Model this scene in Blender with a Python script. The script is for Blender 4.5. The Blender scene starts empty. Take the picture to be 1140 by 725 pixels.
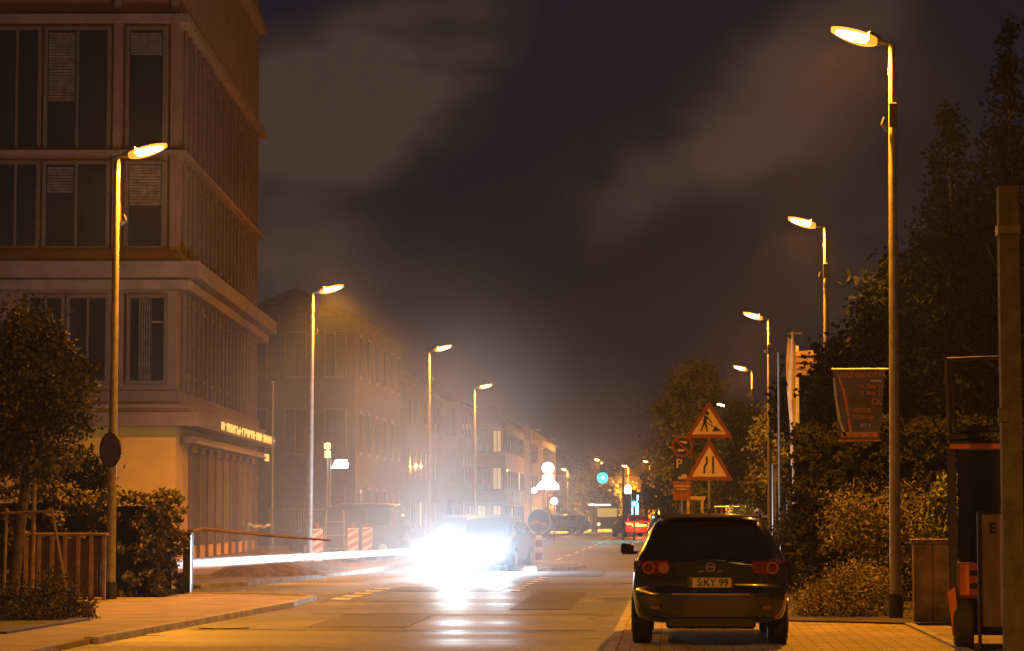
import bpy, math, random
import numpy as np
from mathutils import Vector, Matrix
random.seed(7); rng = np.random.default_rng(7)
PI = math.pi
S = bpy.context.scene
COL = S.collection
# ------------------------------------------------------------------ camera
F = 2850.0; HOR = 573.0; CAMZ = 1.5
pitch = math.atan((HOR-362.5)/F)
yaw = math.atan(180*math.cos(pitch)/F)
cam = bpy.data.cameras.new('camera'); camo = bpy.data.objects.new('camera', cam); COL.objects.link(camo)
camo.location = (0, 0, CAMZ); camo.rotation_euler = (PI/2+pitch, 0, yaw)
cam.sensor_width = 36; cam.lens = 36*F/1140; cam.clip_start = .1; cam.clip_end = 3000
S.camera = camo
RM = camo.rotation_euler.to_matrix()
def W(px, py, d):                      # a point of the place at depth d (metres along the street)
    v = RM @ Vector(((px-570)/F, -(py-362.5)/F, -1))
    return Vector((0, 0, CAMZ)) + v*(d/v.y)
def X(px, d): return W(px, HOR, d).x
def Z(py, d): return W(750, py, d).z
# ------------------------------------------------------------------ materials
MATS = {}
def mat(name, col, rough=.6, metal=0, var=.25, scale=6, bump=0, col2=None, coat=0, spec=.5, trans=0):
    if name in MATS: return MATS[name]
    m = bpy.data.materials.new(name); m.use_nodes = True; nt = m.node_tree; N = nt.nodes; L = nt.links
    b = N['Principled BSDF']; b.inputs['Roughness'].default_value = rough; b.inputs['Metallic'].default_value = metal
    b.inputs['Coat Weight'].default_value = coat; b.inputs['Specular IOR Level'].default_value = spec
    tc = N.new('ShaderNodeTexCoord'); no = N.new('ShaderNodeTexNoise'); no.inputs['Scale'].default_value = scale
    no.inputs['Detail'].default_value = 6
    L.new(tc.outputs['Object'], no.inputs['Vector'])
    r = N.new('ShaderNodeValToRGB'); c2 = col2 or tuple(c*(1-var) for c in col)
    r.color_ramp.elements[0].position = .35; r.color_ramp.elements[1].position = .65
    r.color_ramp.elements[0].color = (*c2, 1); r.color_ramp.elements[1].color = (*[min(1, c*(1+var*.4)) for c in col], 1)
    L.new(no.outputs['Fac'], r.inputs['Fac']); L.new(r.outputs['Color'], b.inputs['Base Color'])
    if trans: b.inputs['Transmission Weight'].default_value = trans
    if bump:
        bp = N.new('ShaderNodeBump'); bp.inputs['Strength'].default_value = bump; bp.inputs['Distance'].default_value = .02
        n2 = N.new('ShaderNodeTexNoise'); n2.inputs['Scale'].default_value = scale*5; n2.inputs['Detail'].default_value = 4
        L.new(tc.outputs['Object'], n2.inputs['Vector']); L.new(n2.outputs['Fac'], bp.inputs['Height']); L.new(bp.outputs['Normal'], b.inputs['Normal'])
    MATS[name] = m; return m
def emit(name, col, st):
    if name in MATS: return MATS[name]
    m = bpy.data.materials.new(name); m.use_nodes = True; nt = m.node_tree; b = nt.nodes['Principled BSDF']
    b.inputs['Base Color'].default_value = (*[c*.5 for c in col], 1)
    no = nt.nodes.new('ShaderNodeTexNoise'); no.inputs['Scale'].default_value = 4
    mr = nt.nodes.new('ShaderNodeMapRange'); mr.inputs['To Min'].default_value = st*.8; mr.inputs['To Max'].default_value = st*1.2
    nt.links.new(no.outputs['Fac'], mr.inputs['Value']); nt.links.new(mr.outputs['Result'], b.inputs['Emission Strength'])
    b.inputs['Emission Color'].default_value = (*col, 1)
    MATS[name] = m; return m
def bricks(name, c1, c2, mortar, scale, bw=.5, rh=.25, rough=.8, rot=0):
    m = bpy.data.materials.new(name); m.use_nodes = True; nt = m.node_tree; N = nt.nodes; L = nt.links
    b = N['Principled BSDF']; b.inputs['Roughness'].default_value = rough
    tc = N.new('ShaderNodeTexCoord'); mp = N.new('ShaderNodeMapping'); mp.inputs['Rotation'].default_value = (0, 0, rot)
    br = N.new('ShaderNodeTexBrick'); br.inputs['Scale'].default_value = scale
    br.inputs['Brick Width'].default_value = bw; br.inputs['Row Height'].default_value = rh; br.inputs['Mortar Size'].default_value = .012
    br.inputs['Color1'].default_value = (*c1, 1); br.inputs['Color2'].default_value = (*c2, 1); br.inputs['Mortar'].default_value = (*mortar, 1)
    L.new(tc.outputs['Object'], mp.inputs['Vector']); L.new(mp.outputs['Vector'], br.inputs['Vector'])
    no = N.new('ShaderNodeTexNoise'); no.inputs['Scale'].default_value = 1.3; no.inputs['Detail'].default_value = 8
    L.new(tc.outputs['Object'], no.inputs['Vector'])
    mr = N.new('ShaderNodeMapRange'); mr.inputs['From Min'].default_value = .3; mr.inputs['From Max'].default_value = .7; mr.inputs['To Min'].default_value = .6; mr.inputs['To Max'].default_value = 1.1
    L.new(no.outputs['Fac'], mr.inputs['Value'])
    mx = N.new('ShaderNodeMix'); mx.data_type = 'RGBA'; mx.blend_type = 'MULTIPLY'; mx.inputs['Factor'].default_value = 1
    L.new(br.outputs['Color'], mx.inputs[6]); L.new(mr.outputs['Result'], mx.inputs[7]); L.new(mx.outputs[2], b.inputs['Base Color'])
    bp = N.new('ShaderNodeBump'); bp.inputs['Strength'].default_value = .5; bp.inputs['Distance'].default_value = .01; bp.invert = True
    L.new(br.outputs['Fac'], bp.inputs['Height']); L.new(bp.outputs['Normal'], b.inputs['Normal'])
    MATS[name] = m; return m
def asphalt():
    m = bpy.data.materials.new('asphalt'); m.use_nodes = True; nt = m.node_tree; N = nt.nodes; L = nt.links
    b = N['Principled BSDF']; tc = N.new('ShaderNodeTexCoord')
    def noise(sc, det=6, mp=None):
        n = N.new('ShaderNodeTexNoise'); n.inputs['Scale'].default_value = sc; n.inputs['Detail'].default_value = det
        if mp:
            q = N.new('ShaderNodeMapping'); q.inputs['Scale'].default_value = mp; L.new(tc.outputs['Object'], q.inputs['Vector']); L.new(q.outputs['Vector'], n.inputs['Vector'])
        else: L.new(tc.outputs['Object'], n.inputs['Vector'])
        return n
    a = noise(.35, 8, (.6, 1.0, 1)); f = noise(9, 5, (1, .5, 1)); big = noise(1, 5, (.08, .55, 1))
    r = N.new('ShaderNodeValToRGB'); r.color_ramp.elements[0].position = .40; r.color_ramp.elements[1].position = .60
    r.color_ramp.elements[0].color = (.040, .039, .038, 1); r.color_ramp.elements[1].color = (.125, .12, .114, 1)
    ad = N.new('ShaderNodeMath'); ad.operation = 'ADD'; L.new(a.outputs['Fac'], ad.inputs[0]); L.new(f.outputs['Fac'], ad.inputs[1])
    ad2 = N.new('ShaderNodeMath'); ad2.operation = 'ADD'; L.new(ad.outputs[0], ad2.inputs[0]); L.new(big.outputs['Fac'], ad2.inputs[1])
    dv = N.new('ShaderNodeMath'); dv.operation = 'DIVIDE'; dv.inputs[1].default_value = 3; L.new(ad2.outputs[0], dv.inputs[0])
    L.new(dv.outputs[0], r.inputs['Fac']); L.new(r.outputs['Color'], b.inputs['Base Color'])
    vo = N.new('ShaderNodeTexVoronoi'); vo.feature = 'DISTANCE_TO_EDGE'; vo.inputs['Scale'].default_value = .32
    wp = N.new('ShaderNodeVectorMath'); wp.operation = 'ADD'; wn = noise(1.1, 6); L.new(tc.outputs['Object'], wp.inputs[0]); L.new(wn.outputs['Color'], wp.inputs[1]); L.new(wp.outputs[0], vo.inputs['Vector'])
    cr = N.new('ShaderNodeMapRange'); cr.inputs['From Min'].default_value = .0; cr.inputs['From Max'].default_value = .02; cr.inputs['To Min'].default_value = .35; cr.inputs['To Max'].default_value = 1; L.new(vo.outputs['Distance'], cr.inputs['Value'])
    cm = N.new('ShaderNodeMix'); cm.data_type = 'RGBA'; cm.blend_type = 'MULTIPLY'; cm.inputs['Factor'].default_value = 1; L.new(r.outputs['Color'], cm.inputs[6]); L.new(cr.outputs['Result'], cm.inputs[7]); L.new(cm.outputs[2], b.inputs['Base Color'])
    mr = N.new('ShaderNodeMapRange'); mr.inputs['From Min'].default_value = .3; mr.inputs['From Max'].default_value = .7
    mr.inputs['To Min'].default_value = .45; mr.inputs['To Max'].default_value = .75
    L.new(big.outputs['Fac'], mr.inputs['Value']); L.new(mr.outputs['Result'], b.inputs['Roughness'])
    bp = N.new('ShaderNodeBump'); bp.inputs['Strength'].default_value = .25; bp.inputs['Distance'].default_value = .01
    L.new(f.outputs['Fac'], bp.inputs['Height']); L.new(bp.outputs['Normal'], b.inputs['Normal'])
    MATS['asphalt'] = m; return m
asphalt()
mat('pale_concrete', (.7, .6, .32), .7, var=.25, scale=.6)
mat('asphalt_patch', (.05, .049, .047), .62, var=.35, scale=14, bump=.3)
bricks('red_pavers', (.34, .26, .15), (.28, .21, .12), (.12, .10, .08), 1, .2, .1)
bricks('bay_pavers', (.34, .26, .10), (.28, .21, .08), (.07, .055, .04), 1, .32, .22)
bricks('house_brick', (.3, .2, .14), (.24, .16, .11), (.2, .18, .15), 3)
M = MATS
mat('kerb_stone', (.3, .28, .26), .8, var=.4, scale=3, bump=.3)
mat('soil', (.06, .045, .03), .95, var=.5, scale=2, bump=.8)
mat('gravel', (.20, .13, .10), .95, var=.5, scale=4, bump=1)
mat('lawn', (.04, .05, .02), .95, var=.5, scale=3, bump=1)
mat('road_paint', (.75, .75, .7), .6, var=.35, scale=8)
mat('pole_metal', (.30, .27, .24), .5, .3, var=.25, scale=8, bump=.1)
mat('dark_metal', (.05, .045, .04), .45, .5, var=.3, scale=8)
mat('grey_metal', (.35, .34, .33), .4, .6, var=.2, scale=8)
mat('housing', (.4, .38, .35), .4, .3)
mat('black_paint', (.008, .008, .010), .22, 0, coat=1, var=.1)
mat('silver_paint', (.45, .46, .48), .3, .5, coat=.6, var=.08)
mat('blue_paint', (.05, .08, .15), .3, .2, coat=.7, var=.1)
mat('red_paint', (.45, .02, .015), .3, .1, coat=.8, var=.1)
mat('white_paint', (.7, .7, .68), .35, 0, coat=.5, var=.1)
mat('yellow_paint', (.6, .38, .04), .35, 0, coat=.5, var=.1)
mat('orange_paint', (.55, .14, .02), .4, 0, coat=.3, var=.35, scale=5)
mat('dark_glass', (.01, .011, .013), .05, 0, coat=1, var=.1, spec=.8)
mat('highlight_grey', (.16, .15, .14), .35, .3, coat=.3)
mat('rubber', (.018, .018, .018), .8, var=.3)
mat('plastic_black', (.008, .008, .009), .6, var=.2)
mat('tail_red', (.11, .014, .012), .15, coat=1, var=.3, scale=30)
mat('tail_amber', (.30, .10, .03), .15, coat=1, var=.2)
mat('chrome', (.75, .74, .72), .12, 1, var=.05)
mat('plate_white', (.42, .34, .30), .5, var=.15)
mat('print_black', (.02, .02, .02), .6)
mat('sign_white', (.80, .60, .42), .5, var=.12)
mat('sign_red', (.26, .05, .03), .5, var=.2)
mat('sign_blue', (.03, .06, .15), .5, var=.2)
mat('sign_grey', (.16, .15, .15), .5, .3, var=.2)
mat('sign_orange', (.5, .15, .05), .5, var=.3, scale=20)
mat('bark', (.10, .075, .05), .9, var=.5, scale=12, bump=.8)
mat('stake_wood', (.26, .19, .12), .8, var=.4, scale=10, bump=.4)
mat('fence_wood', (.09, .05, .04), .8, var=.4, scale=6, bump=.4)
mat('fence_post', (.24, .15, .10), .8, var=.3, scale=6)
mat('leaf_hedge', (.038, .038, .02), .9, var=.6, scale=3, spec=.1)
mat('leaf_privet', (.12, .10, .045), .9, var=.65, scale=4, spec=.15)
mat('leaf_tree', (.12, .11, .05), .9, var=.6, scale=2, spec=.15)
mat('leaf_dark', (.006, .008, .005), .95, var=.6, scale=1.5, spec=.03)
mat('leaf_light', (.15, .12, .07), .7, var=.6, scale=3)
mat('leaf_green', (.17, .18, .05), .8, var=.65, scale=1.5, spec=.2)
mat('leaf_far', (.03, .035, .03), .8, var=.5, scale=1)
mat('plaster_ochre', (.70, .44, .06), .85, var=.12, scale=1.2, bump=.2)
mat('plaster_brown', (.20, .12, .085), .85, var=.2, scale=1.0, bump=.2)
mat('plaster_grey', (.16, .15, .14), .85, var=.2, scale=1.0, bump=.2)
mat('plaster_dark', (.07, .06, .058), .85, var=.25, scale=.8, bump=.2)
mat('cornice', (.24, .16, .11), .8, var=.2, scale=2)
mat('facade_rib', (.18, .11, .08), .8, var=.2, scale=2)
mat('roof_tile', (.10, .07, .06), .8, var=.4, scale=4, bump=.5)
mat('curtain', (.16, .115, .09), .9, var=.4, scale=5)
mat('window_frame', (.13, .09, .07), .6, var=.2)
mat('post_grey', (.075, .065, .06), .9, var=.4, scale=5, bump=.5)
mat('concrete', (.24, .18, .14), .9, var=.45, scale=4, bump=.8)
mat('banner_print', (.16, .16, .24), .5, var=.5, scale=3, col2=(.09, .09, .15))
mat('banner_white', (.85, .85, .9), .5, var=.2)
mat('banner_orange', (.85, .36, .10), .5, var=.35, scale=14)
mat('flag_cloth', (.36, .27, .15), .85, var=.3, scale=4, bump=.4)
mat('cardboard', (.28, .2, .13), .8, var=.2)
def glass_bowl(nm, col, st):
    m = bpy.data.materials.new(nm); m.use_nodes = True; nt = m.node_tree; nt.nodes.clear()
    o = nt.nodes.new('ShaderNodeOutputMaterial'); a = nt.nodes.new('ShaderNodeAddShader'); e = nt.nodes.new('ShaderNodeEmission'); t = nt.nodes.new('ShaderNodeBsdfTransparent')
    e.inputs['Color'].default_value = (*col, 1); e.inputs['Strength'].default_value = st; t.inputs['Color'].default_value = (.95, .95, .95, 1)
    nt.links.new(e.outputs[0], a.inputs[0]); nt.links.new(t.outputs[0], a.inputs[1]); nt.links.new(a.outputs[0], o.inputs['Surface']); MATS[nm] = m
glass_bowl('lamp_glow', (1, .36, .03), 1.0); glass_bowl('lamp_core', (1, .72, .32), 12)
emit('head_glow', (1, .97, .9), 900)
emit('tail_glow', (1, .06, .01), 16)
emit('tail_bar_glow', (1, .2, .03), 12)
emit('teal_glow', (.02, .66, .74), 3)
emit('teal_core', (.5, 1, 1), 12)
emit('shop_white', (1, .97, 1), 9)
emit('shop_teal', (.4, .95, 1), 2.2)
emit('shop_pale', (.85, .9, .95), 1.6)
emit('window_yellow', (1, .58, .12), .55)
emit('window_dim', (1, .6, .25), .12)
emit('window_white', (1, .95, .85), 1.6)
emit('fascia_glow', (1, .7, .15), .9)
emit('yellow_sign', (1, .8, .4), 1.5)
# ------------------------------------------------------------------ mesh helpers
class MB:
    def __init__(s): s.v = []; s.f = []; s.T = None
    def tr(s, p):
        return tuple(s.T @ Vector(p)) if s.T else tuple(p)
    def add(s, vs, fs):
        o = len(s.v); s.v += [s.tr(p) for p in vs]; s.f += [tuple(o+i for i in f) for f in fs]; return s
    def box(s, x0, x1, y0, y1, z0, z1, b=0):
        if b:
            vs = []
            for z, k in ((z0, b), (z0+b, 0), (z1-b, 0), (z1, b)):
                x_, X_, y_, Y_ = x0+k, x1-k, y0+k, y1-k
                c = b*.9 if k == 0 else b*.4
                vs += [(x_+c, y_, z), (X_-c, y_, z), (X_, y_+c, z), (X_, Y_-c, z), (X_-c, Y_, z), (x_+c, Y_, z), (x_, Y_-c, z), (x_, y_+c, z)]
            fs = [tuple(range(7, -1, -1)), tuple(range(24, 32))]
            for k in range(3):
                for i in range(8): fs.append((k*8+i, k*8+(i+1) % 8, k*8+8+(i+1) % 8, k*8+8+i))
            return s.add(vs, fs)
        return s.add([(x0,y0,z0),(x1,y0,z0),(x1,y1,z0),(x0,y1,z0),(x0,y0,z1),(x1,y0,z1),(x1,y1,z1),(x0,y1,z1)],
                     [(3,2,1,0),(4,5,6,7),(0,1,5,4),(1,2,6,5),(2,3,7,6),(3,0,4,7)])
    def tube(s, pts, rs, n=10, cap=True):
        pts = [Vector(p) for p in pts]
        if not hasattr(rs, '__len__'): rs = [rs]*len(pts)
        rings = []
        for i, p in enumerate(pts):
            t = (pts[min(i+1, len(pts)-1)]-pts[max(i-1, 0)]).normalized()
            a = Vector((0, 0, 1)) if abs(t.z) < .9 else Vector((1, 0, 0))
            u = t.cross(a).normalized(); w = t.cross(u)
            rings.append([p+(u*math.cos(2*PI*k/n)+w*math.sin(2*PI*k/n))*rs[i] for k in range(n)])
        vs = [q for r in rings for q in r]; fs = []
        for i in range(len(pts)-1):
            for k in range(n): fs.append((i*n+k, i*n+(k+1) % n, (i+1)*n+(k+1) % n, (i+1)*n+k))
        if cap: fs += [tuple(range(n-1, -1, -1)), tuple(range((len(pts)-1)*n, len(pts)*n))]
        return s.add(vs, fs)
    def disc(s, c, r, n=24, th=.02, ax='y', ry=None):      # a disc facing along y (or x)
        vs = []; ry = ry or r
        for k in (0, 1):
            for i in range(n):
                a = 2*PI*i/n; u, w = r*math.cos(a), ry*math.sin(a); t = -th/2+k*th
                vs.append((c[0]+u, c[1]+t, c[2]+w) if ax == 'y' else (c[0]+t, c[1]+u, c[2]+w) if ax == 'x' else (c[0]+u, c[1]+w, c[2]+t))
        fs = [tuple(range(n)), tuple(range(2*n-1, n-1, -1))]+[(i, n+i, n+(i+1) % n, (i+1) % n) for i in range(n)]
        return s.add(vs, fs)
    def ring(s, c, r0, r1, n=28, th=.02, ax='y'):
        vs = []
        for k in (0, 1):
            for r in (r0, r1):
                for i in range(n):
                    a = 2*PI*i/n; t = -th/2+k*th
                    vs.append((c[0]+r*math.cos(a), c[1]+t, c[2]+r*math.sin(a)) if ax == 'y' else (c[0]+t, c[1]+r*math.cos(a), c[2]+r*math.sin(a)))
        fs = []
        for i in range(n):
            j = (i+1) % n
            fs += [(i, j, n+j, n+i), (2*n+i, 3*n+i, 3*n+j, 2*n+j), (n+i, n+j, 3*n+j, 3*n+i), (i, 2*n+i, 2*n+j, j)]
        return s.add(vs, fs)
    def prism(s, pts, y0, y1):                              # polygon in the xz plane, extruded along y
        n = len(pts); vs = [(p[0], y0, p[1]) for p in pts]+[(p[0], y1, p[1]) for p in pts]
        return s.add(vs, [tuple(range(n)), tuple(range(2*n-1, n-1, -1))]+[(i, n+i, n+(i+1) % n, (i+1) % n) for i in range(n)])
    def slab(s, pts, z0, z1):                               # polygon in the xy plane, extruded along z
        n = len(pts); vs = [(p[0], p[1], z0) for p in pts]+[(p[0], p[1], z1) for p in pts]
        return s.add(vs, [tuple(range(n-1, -1, -1)), tuple(range(n, 2*n))]+[(i, (i+1) % n, n+(i+1) % n, n+i) for i in range(n)])
    def build(s, name, m, parent=None, smooth=False):
        me = bpy.data.meshes.new(name); me.from_pydata(s.v, [], s.f); me.update()
        if smooth:
            for p in me.polygons: p.use_smooth = True
            try: me.set_sharp_from_angle(angle=math.radians(40))
            except Exception: pass
        me.materials.append(M[m] if isinstance(m, str) else m)
        o = bpy.data.objects.new(name, me); COL.objects.link(o)
        if parent: o.parent = parent
        return o
def tag(o, label=None, cat=None, group=None, kind=None):
    for k, v in (('label', label), ('category', cat), ('group', group), ('kind', kind)):
        if v: o[k] = v
    return o
def thing(name, label, cat, loc=(0, 0, 0), rz=0, group=None):
    o = bpy.data.objects.new(name, None); COL.objects.link(o); o.location = loc; o.rotation_euler = (0, 0, rz); o.empty_display_size = .2
    return tag(o, label, cat, group)
KIDS = {}
def copy_tree(o, parent=None):
    c = o.copy(); COL.objects.link(c); c.parent = parent
    for ch in list(o.children): copy_tree(ch, c)
    return c
def struct(o): return tag(o, kind='structure')
def leaves(name, m, blobs, n, size, parent=None, clump=40, aspect=.55, box=False, seed=1):
    """many small leaf quads in clumps through the volume of the given lobes (centre, radii)"""
    r = np.random.default_rng(seed)
    P = []
    vol = np.array([b[1][0]*b[1][1]*b[1][2] for b in blobs])**.7; share = vol/vol.sum()
    for (c, rad), sh in zip(blobs, share):
        k = max(3, int(n*sh/clump))
        if box: cc = r.uniform(-1, 1, (k, 3)); ax = r.integers(0, 3, k); sg = np.sign(cc[np.arange(k), ax]); msk = r.random(k) < .8; cc[np.arange(k)[msk], ax[msk]] = sg[msk]*r.uniform(.86, 1.0, msk.sum())
        else:
            cc = r.normal(size=(k, 3)); cc /= np.linalg.norm(cc, axis=1)[:, None]; cc *= (r.random(k)**.35)[:, None]
        cs = np.repeat(cc, clump, axis=0)*np.array(rad)+np.array(c)
        g = .045 if box else min(rad)*.16+size
        P.append(cs+r.normal(size=cs.shape)*g)
    P = np.concatenate(P); n = len(P)
    u = r.normal(size=(n, 3)); u /= np.linalg.norm(u, axis=1)[:, None]
    w = np.cross(u, r.normal(size=(n, 3))); w /= np.linalg.norm(w, axis=1)[:, None]
    sz = size*r.uniform(.6, 1.3, n)[:, None]
    V = np.stack([P-u*sz, P-w*sz*aspect, P+u*sz, P+w*sz*aspect], 1).reshape(-1, 3)
    if parent is None or True:
        V[:, 2] = np.maximum(V[:, 2], .02)
    me = bpy.data.meshes.new(name); me.vertices.add(4*n); me.vertices.foreach_set('co', V.ravel().astype(np.float32))
    me.loops.add(4*n); me.loops.foreach_set('vertex_index', np.arange(4*n, dtype=np.int32))
    me.polygons.add(n); me.polygons.foreach_set('loop_start', np.arange(0, 4*n, 4, dtype=np.int32)); me.polygons.foreach_set('loop_total', np.full(n, 4, dtype=np.int32))
    me.update(calc_edges=True); me.validate(); me.materials.append(M[m])
    o = bpy.data.objects.new(name, me); COL.objects.link(o)
    if parent: o.parent = parent
    return o
def point(name, loc, col, e, r=.1, parent=None):
    l = bpy.data.lights.new(name, 'POINT'); l.energy = e; l.color = col; l.shadow_soft_size = r
    o = bpy.data.objects.new(name, l); COL.objects.link(o); o.location = loc
    if parent: o.parent = parent
    return o
def spot(name, loc, target, col, e, ang, blend, r=.05):
    l = bpy.data.lights.new(name, 'SPOT'); l.energy = e; l.color = col; l.spot_size = math.radians(ang); l.spot_blend = blend; l.shadow_soft_size = r
    o = bpy.data.objects.new(name, l); COL.objects.link(o); o.location = loc
    o.rotation_euler = (Vector(target)-Vector(loc)).to_track_quat('-Z', 'Y').to_euler(); return o
def text(body, size, m, parent, loc, name='lettering', ext=.004, rot=(PI/2, 0, 0), align='CENTER', sx=1, bold=.0015):
    c = bpy.data.curves.new(name, 'FONT'); c.body = body; c.size = size; c.extrude = ext; c.align_x = align; c.align_y = 'CENTER'; c.offset = bold
    o = bpy.data.objects.new(name, c); COL.objects.link(o); dg = bpy.context.evaluated_depsgraph_get(); dg.update()
    me = bpy.data.meshes.new_from_object(o.evaluated_get(dg)); bpy.data.objects.remove(o)
    me.materials.clear(); me.materials.append(M[m])
    o = bpy.data.objects.new(name, me); COL.objects.link(o); o.location = loc; o.rotation_euler = rot; o.scale = (sx, 1, 1)
    if parent: o.parent = parent
    return o
# ------------------------------------------------------------------ ground
def sheet(name, pts, z, m):
    b = MB(); b.add([(p[0], p[1], z) for p in pts], [tuple(range(len(pts)))]); return struct(b.build(name, m))
sheet('ground', [(-160, -40), (160, -40), (160, 520), (-160, 520)], 0, 'lawn')
road_pts = [(-7.6, -30), (-.7, -30), (-.7, 190), (-1.5, 215), (-8, 250), (-22, 300), (-60, 380), (-66, 372), (-30, 296), (-17, 250), (-11, 215), (-7.9, 190)]
sheet('road', road_pts, .006, 'asphalt')
sheet('side_street', [(-60, 46.9), (-6.0, 46.9), (-6.0, 66), (-60, 66)], .010, 'asphalt')
def arc(cx, cy, r, a0, a1, n=10): return [(cx+r*math.cos(math.radians(a0+(a1-a0)*i/n)), cy+r*math.sin(math.radians(a0+(a1-a0)*i/n))) for i in range(n+1)]
def raised(name, pts, z, m):
    b = MB(); b.slab(pts, -.05, z); return struct(b.build(name, m))
near_edge = [(-7.15, -30), (-6.75, 29.5), (-6.25, 41.5)] + arc(-8.45, 44.2, 2.2, 5, 78, 8)[1:] + [(-11, 46.9), (-60, 46.9)]
raised('sidewalk', near_edge+[(-60, -30)], .07, 'red_pavers')
far_edge = [(-60, 51.0), (-11, 51.0), (-9.6, 51.7), (-9.0, 53.5), (-8.5, 58), (-7.9, 66), (-7.75, 190), (-60, 190)]
raised('path', far_edge, .08, 'gravel')
def kerb(name, line, z, w=.16):
    b = MB()
    for (a, c) in zip(line[:-1], line[1:]):
        a, c = Vector(a), Vector(c); t = (c-a).normalized(); n_ = Vector((-t.y, t.x))*w/2
        L = (c-a).length; k = max(1, int(L/1.0)); k = min(k, 60)
        for i in range(k):
            p, q = a+t*(L*i/k+.01), a+t*(L*(i+1)/k-.006)
            b.slab([p-n_, q-n_, q+n_, p+n_], -.02, z)
    return struct(b.build(name, 'kerb_stone'))
kerb('kerb', near_edge[1:-1]+[(-30, 46.9)], .085)
kerb('far_kerb', [(-30, 51.0)]+far_edge[1:7], .095)
raised('parking_bay', [(-.7, -20), (3.08, -20), (3.08, 34.8), (1.62, 35.6), (1.45, 190), (-.7, 190)], .03, 'bay_pavers')
kerb('bay_kerb', [(-.7, 10), (-.7, 60), (-.7, 186)], .034, .12)
kerb('edge_kerb', [(3.15, 20), (3.15, 35)], .05, .1)
raised('forecourt', [(3.2, -20), (9, -20), (9, 34.6), (3.2, 34.6)], .025, 'concrete')
raised('planting_bed', [(1.5, 35.7), (3.1, 34.9), (9, 34.9), (9, 70), (1.6, 70)], .05, 'soil')
raised('flower_bed', [(-12, 30.5), (-8.0, 30.5), (-7.9, 34.5), (-9.3, 37), (-12, 41.3)], .10, 'soil')
raised('crossing', [(-30, 188), (8, 188), (8, 214), (-30, 214)], .02, 'pale_concrete')
mk = MB()
for i in range(5): y = 44.9+i*1.55; mk.add([(-6.05+.02*i, y, .014), (-5.70, y, .014), (-5.72, y+.85, .014), (-6.05, y+.85, .014)], [(0, 1, 2, 3)])
struct(mk.build('road_marking', 'road_paint'))
mk = MB()
for i in range(7): y = 50+i*1.7; mk.add([(-3.18, y, .014), (-3.0, y, .014), (-3.0, y+.7, .014), (-3.18, y+.7, .014)], [(0, 1, 2, 3)])
for i in range(14): y = 76+i*8; mk.add([(-3.9, y, .014), (-3.78, y, .014), (-3.78, y+4, .014), (-3.9, y+4, .014)], [(0, 1, 2, 3)])
struct(mk.build('road_marking', 'road_paint'))
# tar seams in the carriageway
mk = MB()
for y, x0, x1 in ((33.2, -6.3, -1), (38.5, -5.5, -.9), (44.3, -5.6, -2), (62, -3.5, -.8), (84, -3, -.8)):
    pts = [(x0+(x1-x0)*i/12, y+random.uniform(-.12, .12)) for i in range(13)]
    for a, c in zip(pts[:-1], pts[1:]): mk.add([(a[0], a[1], .013), (c[0], c[1], .013), (c[0], c[1]+.12, .013), (a[0], a[1]+.12, .013)], [(0, 1, 2, 3)])
struct(mk.build('road_seam', 'plastic_black'))
for i, (px, py) in enumerate(((640, 640), (250, 700))):
    dd = 1.5*F/(py-HOR); b = MB(); b.disc((0, 0, 0), .33, 28, .016, 'z'); o = struct(b.build('manhole_cover', 'dark_metal')); o.location = (X(px, dd), dd, .012)
for i, (x0, y0, w, l) in enumerate(((-4.9, 34, 1.3, 4.5), (-2.6, 40.5, .9, 9), (-5.6, 50, 2.2, 3), (-3.2, 62, 1.4, 7))):
    b = MB(); b.add([(x0+.05*math.sin(k*1.3)+(w if k in (1, 2) else 0), y0+(l if k > 1 else 0)+.06*k, .0105) for k in range(4)], [(0, 1, 2, 3)]); struct(b.build('road_patch', 'asphalt_patch'))
for y_ in (31.5, 39.5, 56):
    b = MB(); xg = -6.55 if y_ < 50 else -.95; b.box(xg-.2, xg+.2, y_, y_+.45, .006, .013); o = struct(b.build('gully_grate', 'dark_metal'))
isl = MB()
cx, cy = X(592, 71), 71.5
pts = [(cx+1.45*math.cos(a)*(1 if math.cos(a) > 0 else 1), cy+4.0*math.sin(a)) for a in [2*PI*i/28 for i in range(28)]]
isl.slab(pts, 0, .11); pts2 = [(cx+(p[0]-cx)*.86, cy+(p[1]-cy)*.95) for p in pts]; isl.slab(pts2, .10, .16)
struct(isl.build('traffic_island_kerb', 'kerb_stone'))
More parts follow.
